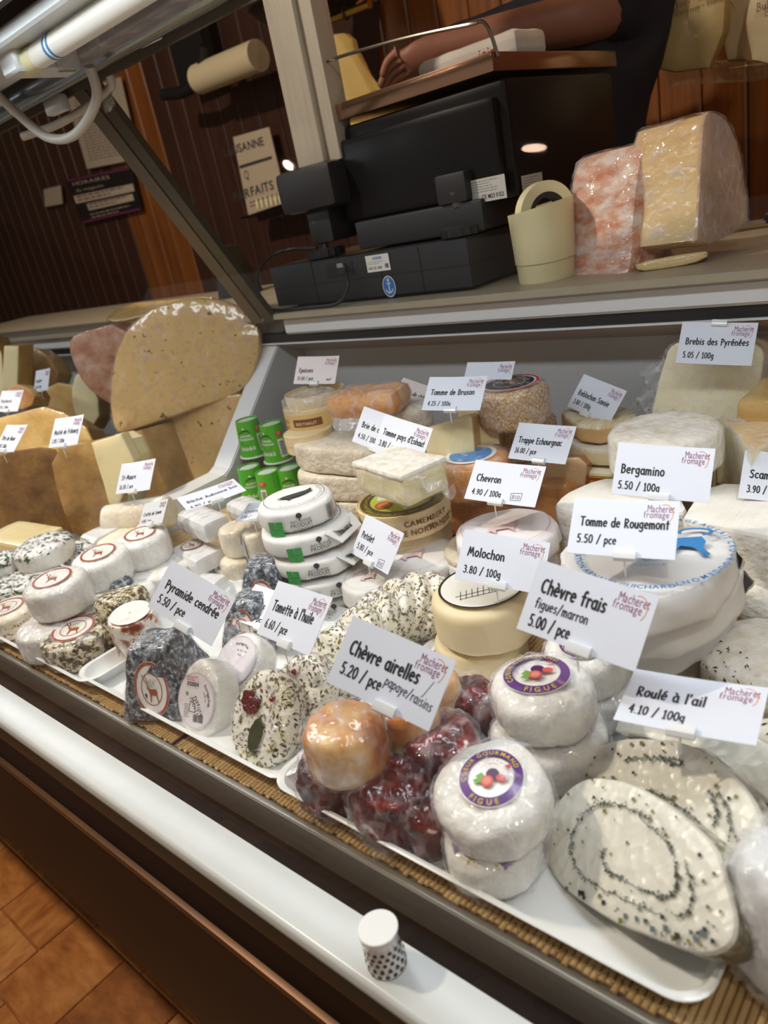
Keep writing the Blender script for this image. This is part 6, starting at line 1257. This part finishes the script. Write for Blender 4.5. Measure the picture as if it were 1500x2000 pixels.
# ------------------------------------------------------------------ lamp fixture under the canopy, with its cable
lf_ = empty('tube_lamp', (-.9, .55, CZ + .23), label='long white fluorescent tube fitting with clear cover under the canopy', cat='lamp')
def lp(o): o.parent = lf_; o.matrix_parent_inverse = Matrix.Translation((-.9, .55, CZ + .23)).inverted(); return o
LX = -.985
lp(obj('housing', bev(box(LX, X1, .50, .605, CZ + .245, CZ + .262), .003, 1), white_enamel, smooth=False)); lp(obj('end_tray', bev(box(LX - .22, LX + .02, .465, .60, CZ + .248, CZ + .254), .002, 1), white_enamel, smooth=False))
lp(obj('tube', tube([(LX + .05, .535, CZ + .232), (X1, .535, CZ + .232)], .013, 20), mat('lamp_tube', '#d9d6cc', emit=.08, rough=.3))); lp(obj('tube_cap', tube([(LX + .01, .535, CZ + .232), (LX + .05, .535, CZ + .232)], .0135, 20), mat('lamp_end_cap', '#d9d2a8', rough=.4)))
for k in range(2): lp(obj('blue_band', lathe([(.0133, 0), (.0133, .004)], 24), blue_i, None, (LX + .085 + k * .009, .535, CZ + .232), (0, math.pi / 2, 0)))
lp(obj('clear_cover', bev(box(LX + .015, X1, .565, .598, CZ + .222, CZ + .244), .004, 2), film_mat('clear_cover_plastic', '#d9d4d8', .18, .5, scale=8))); lp(obj('socket_block', bev(box(LX - .01, LX + .03, .515, .60, CZ + .222, CZ + .248), .003, 1), white_enamel))
cpts = spline([(LX + .045, .60, CZ + .222), (LX + .02, .612, CZ + .19), (LX - .06, .615, CZ + .165), (LX - .13, .612, CZ + .175), (LX - .17, .60, CZ + .215), (LX - .19, .59, CZ + .245)], 8); lp(obj('cable', tube(cpts, .0065, 12), mat('grey_cable', '#b3aea3', rough=.45)))
obj('lamp_cable', tube(spline([(-1.02, .66, CZ + .26), (-1.03, .685, CZ + .225), (-1.08, .69, CZ + .215), (-1.16, .665, CZ + .20), (-1.22, .63, CZ + .195)], 8), .006, 12), MATS['grey_cable'], label='pale grey cable crossing the beam above the slanted post', cat='cable')
for i, (u, v) in enumerate([(285, 65), (110, 205)]):
    q = V(u, v, .655); o = obj('cable_clip', bev(box(-.022, .022, -.008, .008, -.012, .012), .006, 2), white_enamel, None, q, (0, 0, .1), label=['round white clip on the beam above the cheese hooks', 'pale clip under the steel roller at the photo edge'][i], cat='clip')
o = film_tuft(case, [(0, 0, 0), (.03, 0, .004), (.03, .0, -.014), (0, 0, -.016)], 3, n=6, amp=.002, m_=mat('tape_bit', '#8d8378', rough=.3), name='tape_scrap'); q = V(212, 197, .70); o.location = (q.x + 1, q.y - .6 - .01, q.z)
# sewing of ribs under the canopy front (black brush)
part(extrude('black_brush_strip', [(.468, .262), (.478, .262), (.478, .30), (.468, .30)], X0, X1, black_m)); part(extrude('canopy_front', [(.405, .300), (.412, .300), (.425, .345), (.405, .345)], X0, X1, steel_dark))

# ------------------------------------------------------------------ behind the counter
obj('back_bench', box(-5.0, 1.5, 1.78, 2.0, 0, CZ - .26), mat('bench_brown', [(.3, '#6a4426'), (.7, '#7d5532')], rough=.5, scale=5), smooth=False, label='brown wooden bench along the rear wall', cat='bench')
def sheet(name, corners, y, m_, label, cat, draw=None, th=.003, **k):
    P = [V(u, v, y) for u, v in corners]; c = sum(P, Vector()) / 4; bm = bmesh.new(); a = [bm.verts.new(p - c) for p in P]; b = [bm.verts.new(p - c + Vector((0, th, 0))) for p in P]
    bm.faces.new(a); bm.faces.new(b[::-1])
    for i in range(4): bm.faces.new((a[i], a[(i + 1) % 4], b[(i + 1) % 4], b[i]))
    o = obj(name, bm, m_, None, c, smooth=False, label=label, cat=cat, **k)
    if draw:
        D = Decal(); w_ = ((P[1] - P[0]).length + (P[2] - P[3]).length) / 2; h_ = ((P[3] - P[0]).length + (P[2] - P[1]).length) / 2; draw(D, w_, h_)
        bil = lambda x, y_: (P[0] * (1 - x) + P[1] * x) * (1 - y_) + (P[3] * (1 - x) + P[2] * x) * y_ - c
        D.build('print', o, fn=lambda x, y_, l: tuple(bil(x, 1 - y_) + Vector((0, -l - .0005, 0))))
    return o
pap = mat('notice_paper', '#b9ab98', rough=.6)
sheet('wall_notice', [(130, 185), (235, 150), (272, 310), (170, 330)], 1.98, pap, 'long paper notice with rows of print on the dark rear wall', 'notice', lambda D, w_, h_: [D.lines(.1, .9, .9, 22, .038, dark_i, .008)])
def sign_draw(D, w_, h_):
    D.rect(.03, .45, .97, .62, mat('sign_cream', '#c9b8a4', rough=.5), 1); D.rect(.2, .25, .93, .40, MATS['sign_cream'], 1); D.rect(.02, .02, .98, .05, purple, 1); D.rect(.02, .95, .98, .98, purple, 1)
    D.type('HORAIRES', .08, .83, .11, pap, width=.6); D.type('du magasin', .1, .69, .09, pap, width=.45); D.lines(.08, .57, .9, 2, .07, ink, .025); D.lines(.23, .36, .9, 2, .06, ink, .022); D.lines(.2, .15, .9, 2, .07, pap, .02)
sheet('opening_hours_sign', [(128, 350), (255, 325), (277, 410), (160, 438)], 1.98, mat('sign_black', '#1c191d', rough=.5), 'black sign with cream bands of writing on the dark rear wall', 'sign', sign_draw)
sheet('wall_switch', [(85, 370), (118, 362), (122, 398), (88, 404)], 1.98, pap, 'small pale wall switch beside the black sign', 'switch')
def poster_draw(D, w_, h_):
    D.type('LAUSANNE', -.35, .80, .15, dark_i, width=1.15, bold=.02); D.rect(.02, .60, .9, .64, dark_i, 1); D.type('Q', .1, .45, .16, dark_i); D.type('PARFAITS', -.3, .22, .17, dark_i, width=1.1, bold=.02); D.lines(.1, .14, .9, 2, .05, dark_i, .015)
sheet('city_poster', [(455, 268), (525, 248), (560, 395), (485, 420)], 1.96, mat('poster_tan', '#c9b79e', rough=.6), 'tan poster with large city lettering beside the steel pole', 'poster', poster_draw)
# white bottles on a little shelf by the poster
obj('wall_shelf', box(-.10, .12, -.05, .05, -.008, 0), brown_m, None, V(525, 412, 1.92), smooth=False, label='small brown shelf beneath the poster', cat='shelf')
for i in range(6):
    q = V(505 + i * 9, 408 - i * 2, 1.90); obj('small_white_bottle', lathe([(0, 0), (.007, 0), (.007, .022), (.003, .028), (.003, .036), (0, .036)], 14), cream_pl, None, (q.x, q.y, q.z), label=['small white bottle at the pole-free end of the poster shelf', 'second small white bottle on the poster shelf', 'third small white bottle on the poster shelf', 'fourth small white bottle on the poster shelf', 'fifth small white bottle on the poster shelf', 'small white bottle nearest the steel pole on the poster shelf'][i], cat='bottle', group='white bottles on the small shelf')
# paper roll on the wall, black lamp arm
a, b_ = V(388, 155, 1.85), V(505, 108, 1.85); obj('paper_roll', tube([a, b_], .045, 28), mat('roll_paper', '#d8c8a4', rough=.7), label='pale paper roll held by a black bracket on the rear wall', cat='paper roll')
obj('roll_bracket', tube(spline([V(320, 185, 1.84), V(360, 178, 1.84), V(392, 150, 1.84), V(400, 90, 1.84)], 5), .02, 10), black_m, label='black bracket carrying the pale paper roll', cat='bracket')
obj('black_column', box(-.09, .09, -.02, .02, -.16, .25), black_m, None, V(365, 60, 1.93), smooth=False, label='black cupboard side above the paper roll', cat='cupboard')
obj('round_lamp_shade', lathe([(0, 0), (.13, 0), (.16, .02), (.14, .12), (.10, .16), (0, .16)], 40), black_m, None, V(605, 20, 1.7), label='large black drum shade beside the steel pole', cat='lamp shade')
for u in (410, 490, 500): pass
sheet('dark_board', [(690, 15), (740, 0), (740, 170), (700, 160)], 1.99, mat('maroon_board', '#3c1a18', rough=.5), 'dark maroon board beside the brass rod', 'board')
for i, (u0, v0, u1, v1) in enumerate([(592, 58, 722, 8)]):
    a, b_ = V(u0, v0, 1.70), V(u1, v1, 1.70); obj('brass_rod', tube([a, b_], .010, 16), mat('brass', '#b9924a', rough=.2, metal=1), label='brass rod with rings above the hanging cream aprons', cat='rod')
    for k in (.1, .36, .42, .66):
        q = a.lerp(b_, k); obj('rod_ring', tube([(q.x, q.y + .014 * math.cos(t), q.z + .014 * math.sin(t)) for t in [j * .45 for j in range(15)]], .0022, 6), black_m if k > .6 else MATS['brass'], label={.1: 'brass ring at the end of the rod nearest the steel pole', .36: 'first of the two brass rings side by side on the rod', .42: 'second of the two brass rings side by side on the rod', .66: 'black ring on the brass rod'}[k], cat='ring', group='rings on the brass rod')
cloth = mat('cream_cloth', [(.3, '#c4a45e'), (.7, '#d8bb78')], rough=.8, scale=8)
def hanging(name, u, v, y, w_, h_, label, seed, m_, knot=True, cat='cloth', dep=.03):
    q = V(u, v, y); bm = bmesh.new(); n = 26; rows = []
    for j in range(19):
        t = j / 18; wd = w_ * (.18 + .82 * min(1, t * 2.2) ** .8) * (1.25 if (knot and t < .1) else 1); row = []
        for i in range(n):
            a = 2 * math.pi * i / n; k = 1 + .28 * noise.noise(Vector((math.cos(a) * 2, math.sin(a) * 2, t * 1.5 + seed)))
            row.append(bm.verts.new((math.cos(a) * wd / 2 * k, math.sin(a) * dep * k, -h_ * t)))
        rows.append(row)
    for a, b in zip(rows, rows[1:]):
        for i in range(n): bm.faces.new((a[i], a[(i + 1) % n], b[(i + 1) % n], b[i]))
    bm.faces.new(rows[0]); bm.faces.new(rows[-1][::-1]); return obj(name, bm, m_, None, q, label=label, cat=cat)
hanging('hanging_apron', 655, 72, 1.66, .27, .36, 'cream cloth hanging from the brass rod behind the scale', 1, cloth)
hanging('hanging_apron', 618, 98, 1.70, .12, .34, 'narrow cream cloth hanging next to the steel pole', 5, cloth)
# plastic carrier bags at the right
bagm = mat('plastic_bag', [(.3, '#b39a64'), (.7, '#c9b17a')], rough=.4, scale=6, bump=1, bscale=14, coat=.3)
bagw = mat('plastic_bag_pale', [(.3, '#c4b088'), (.7, '#d8c8a4')], rough=.4, scale=6, bump=1, bscale=14, coat=.3)
def bag(px, y, m_, label, draw=None, th=.03):
    C = V(sum(q[0] for q in px) / len(px), sum(q[1] for q in px) / len(px), y)
    o = slab_at('carrier_bag', px, C, (0, -1, 0), th, [m_, m_], label, cat='bag', sm=0, r=.008, a=.012, s=11, seed=int(px[0][0]), d=.012, sidemat=0, group='carrier bags hanging by the pine wall')
    if draw: draw(o, C)
    return o
def bprint(txt, u, v, y, w_, o, C, size=.016):
    D = Decal(); D.hand(txt, 0, 0, size, mat('dim_red_print', '#7a4a3a', rough=.6), width=w_, wd=.09); q = V(u, v, y) - C; D.build('print', o, loc=(q.x, q.z, .016))
bag([(1290, -60), (1420, -60), (1412, 60), (1385, 138), (1320, 142), (1255, 128), (1272, 60)], 1.60, bagm, 'yellowish carrier bag with place names, hanging by the pine wall', lambda o, C: bprint('- Pully - Vevey - Villeneuve', 1283, 32, 1.60, .125, o, C))
bag([(1395, -60), (1500, -60), (1462, 60), (1458, 118), (1418, 120), (1400, 60)], 1.66, bagw, 'pale carrier bag behind the yellowish one')
bag([(1475, -60), (1600, -60), (1600, 130), (1500, 128), (1462, 122), (1462, 40)], 1.58, bagw, 'pale carrier bag cut by the photo edge', lambda o, C: bprint('Bulle', 1484, 24, 1.58, .03, o, C))
bag([(1290, 120), (1560, 110), (1500, 150), (1420, 160), (1350, 168), (1305, 170)], 1.72, film_mat('clear_bag_film', '#cbbda0', .25, .5), 'clear sleeve hanging below the carrier bags', th=.02)
# ------------------------------------------------------------------ the shopkeeper
def skin(name, nodes, edges, m_, parent=None, root=0, sub=2, **k):
    me = bpy.data.meshes.new(name); me.from_pydata([n[0] for n in nodes], edges, []); o = bpy.data.objects.new(name, me); COL.objects.link(o)
    md = o.modifiers.new('s', 'SKIN'); md.use_smooth_shade = True; sv = me.skin_vertices[0].data
    for i, n in enumerate(nodes):
        r = n[1]; sv[i].radius = r if isinstance(r, tuple) else (r, r); sv[i].use_root = (i == root)
    s = o.modifiers.new('u', 'SUBSURF'); s.levels = sub; s.render_levels = sub
    bpy.context.view_layer.update(); m2 = bpy.data.meshes.new_from_object(o.evaluated_get(bpy.context.evaluated_depsgraph_get())); bpy.data.objects.remove(o)
    return obj(name, m2, m_, parent, **k)
skm = mat('skin', [(.3, '#8f5c48'), (.7, '#9c6852')], rough=.5, scale=12, sss=.1)
px, py = -.83, 1.56
def b3(x, y, z): return Vector((px + x, py + y, z))
elb = V(1120, 40, 1.46); wri = V(860, 92, 1.36); 
N_ = [(b3(0, 0, .86), (.15, .11)), (b3(0, 0, 1.05), (.14, .10)), (b3(0, 0, 1.22), (.155, .11)), (b3(0, .0, 1.36), (.15, .10)), (b3(0, .0, 1.46), (.06, .06)), (b3(0, -.02, 1.53), (.052, .055)), (b3(0, -.03, 1.63), (.075, .092)), (b3(0, -.03, 1.73), (.065, .08)),
      (b3(.17, 0, 1.40), .06), (elb, .046), (wri, .030), (b3(-.17, 0, 1.40), .06), (b3(-.24, -.02, 1.14), .046), (b3(-.20, -.16, .98), .03), (b3(-.20, -.20, .95), (.034, .018)),
      (b3(.09, 0, .78), .09), (b3(.10, 0, .45), .06), (b3(.10, .02, .08), .04), (b3(-.09, 0, .78), .09), (b3(-.10, 0, .45), .06), (b3(-.10, .02, .08), .04), (b3(.10, -.10, .04), .035), (b3(-.10, -.10, .04), .035)]
pal = wri + (wri - elb).normalized() * .045 + Vector((0, -.005, -.012)); N_.append((pal, (.034, .017)))
E_ = [(0, 1), (1, 2), (2, 3), (3, 4), (4, 5), (5, 6), (6, 7), (3, 8), (8, 9), (9, 10), (3, 11), (11, 12), (12, 13), (13, 14), (0, 15), (15, 16), (16, 17), (17, 21), (0, 18), (18, 19), (19, 20), (20, 22), (10, 23)]
hd = (wri - elb).normalized(); sd = Vector((0, -.55, .8)).normalized()
for k, (off, ln, dn) in enumerate([(-.024, .062, .35), (-.008, .072, .45), (.008, .070, .5), (.022, .056, .6)]):
    i0 = len(N_); p0 = pal + sd * off * .9 + hd * .03; d1 = (hd + Vector((0, 0, -dn))).normalized(); d2 = (hd + Vector((0, 0, -dn * 2.6))).normalized()
    N_ += [(p0, .0095), (p0 + d1 * ln * .45, .009), (p0 + d1 * ln * .45 + d2 * ln * .5, .0072)]; E_ += [(23, i0), (i0, i0 + 1), (i0 + 1, i0 + 2)]
i0 = len(N_); N_ += [(pal - sd * .028 - hd * .01, .011), (pal - sd * .045 + hd * .02 + Vector((0, 0, -.02)), .009)]; E_ += [(23, i0), (i0, i0 + 1)]
per = skin('person', N_, E_, skm, label='person in dark shirt and purple apron reaching one arm over the scale pan', cat='person')
shirt = mat('dark_shirt', [(.3, '#17151c'), (.7, '#221f28')], rough=.85, scale=30); apr = mat('plum_apron', '#3a1530', rough=.8)
sleeve = Vector(b3(.17, 0, 1.40)).lerp(elb, .82)
skin('shirt', [(b3(0, 0, .92), (.185, .13)), (b3(0, 0, 1.08), (.175, .125)), (b3(0, 0, 1.24), (.19, .13)), (b3(0, .0, 1.37), (.175, .12)), (b3(0, 0, 1.44), (.075, .075)), (b3(.18, 0, 1.41), .075), (sleeve, .066), (b3(-.18, 0, 1.41), .075), (b3(-.235, -.01, 1.2), .066)], [(0, 1), (1, 2), (2, 3), (3, 4), (3, 5), (5, 6), (3, 7), (7, 8)], shirt, per)
skin('apron', [(b3(0, -.02, .70), (.20, .14)), (b3(0, -.02, .95), (.192, .135)), (b3(0, -.02, 1.14), (.182, .128))], [(0, 1), (1, 2)], apr, per)
hb = drum(.082, .13, 2.2, 1, .006, 30); hh_ = obj('hair', hb, mat('dark_hair', '#2a1a12', rough=.6, bump=1, bscale=200, bstretch=(1, 1, .2)), per, b3(0, .0, 1.66))
for s_ in (-1, 1):
    e_ = bmesh.new(); bmesh.ops.create_icosphere(e_, subdivisions=2, radius=.012); obj('eye', e_, lab_w, per, b3(.031 * s_, -.108, 1.665))
    e_ = bmesh.new(); bmesh.ops.create_icosphere(e_, subdivisions=2, radius=.016); obj('ear', e_, skm, per, b3(.078 * s_, -.03, 1.655))
e_ = block(.018, .024, .04, .008, 3, taper=.4); obj('nose', e_, skm, per, b3(0, -.125, 1.625)); obj('mouth', block(.042, .01, .010, .004, 3), mat('lips', '#8f4a42', rough=.5), per, b3(0, -.112, 1.595))
# paper bag held on the pan
q = V(945, 108, 1.30); o = loaf(0, 0, .1, .20, .09, .040, -.05, mat('paper_bag', [(.3, '#c9beb4'), (.7, '#dcd3ca')], rough=.7, scale=9, bump=.8, bscale=18), 'white paper bag with red print lying on the scale pan under the hand', 50, name='paper_bag', r=.012); o['category'] = 'bag'; o.location = B(-.765, 1.20, .180)
D = Decal(); D.hand('isir', -.02, -.008, .02, lab_red, wd=.1); D.build('print', o, fn=lambda x, y, l: (x + .05, -.0455 - l, y))
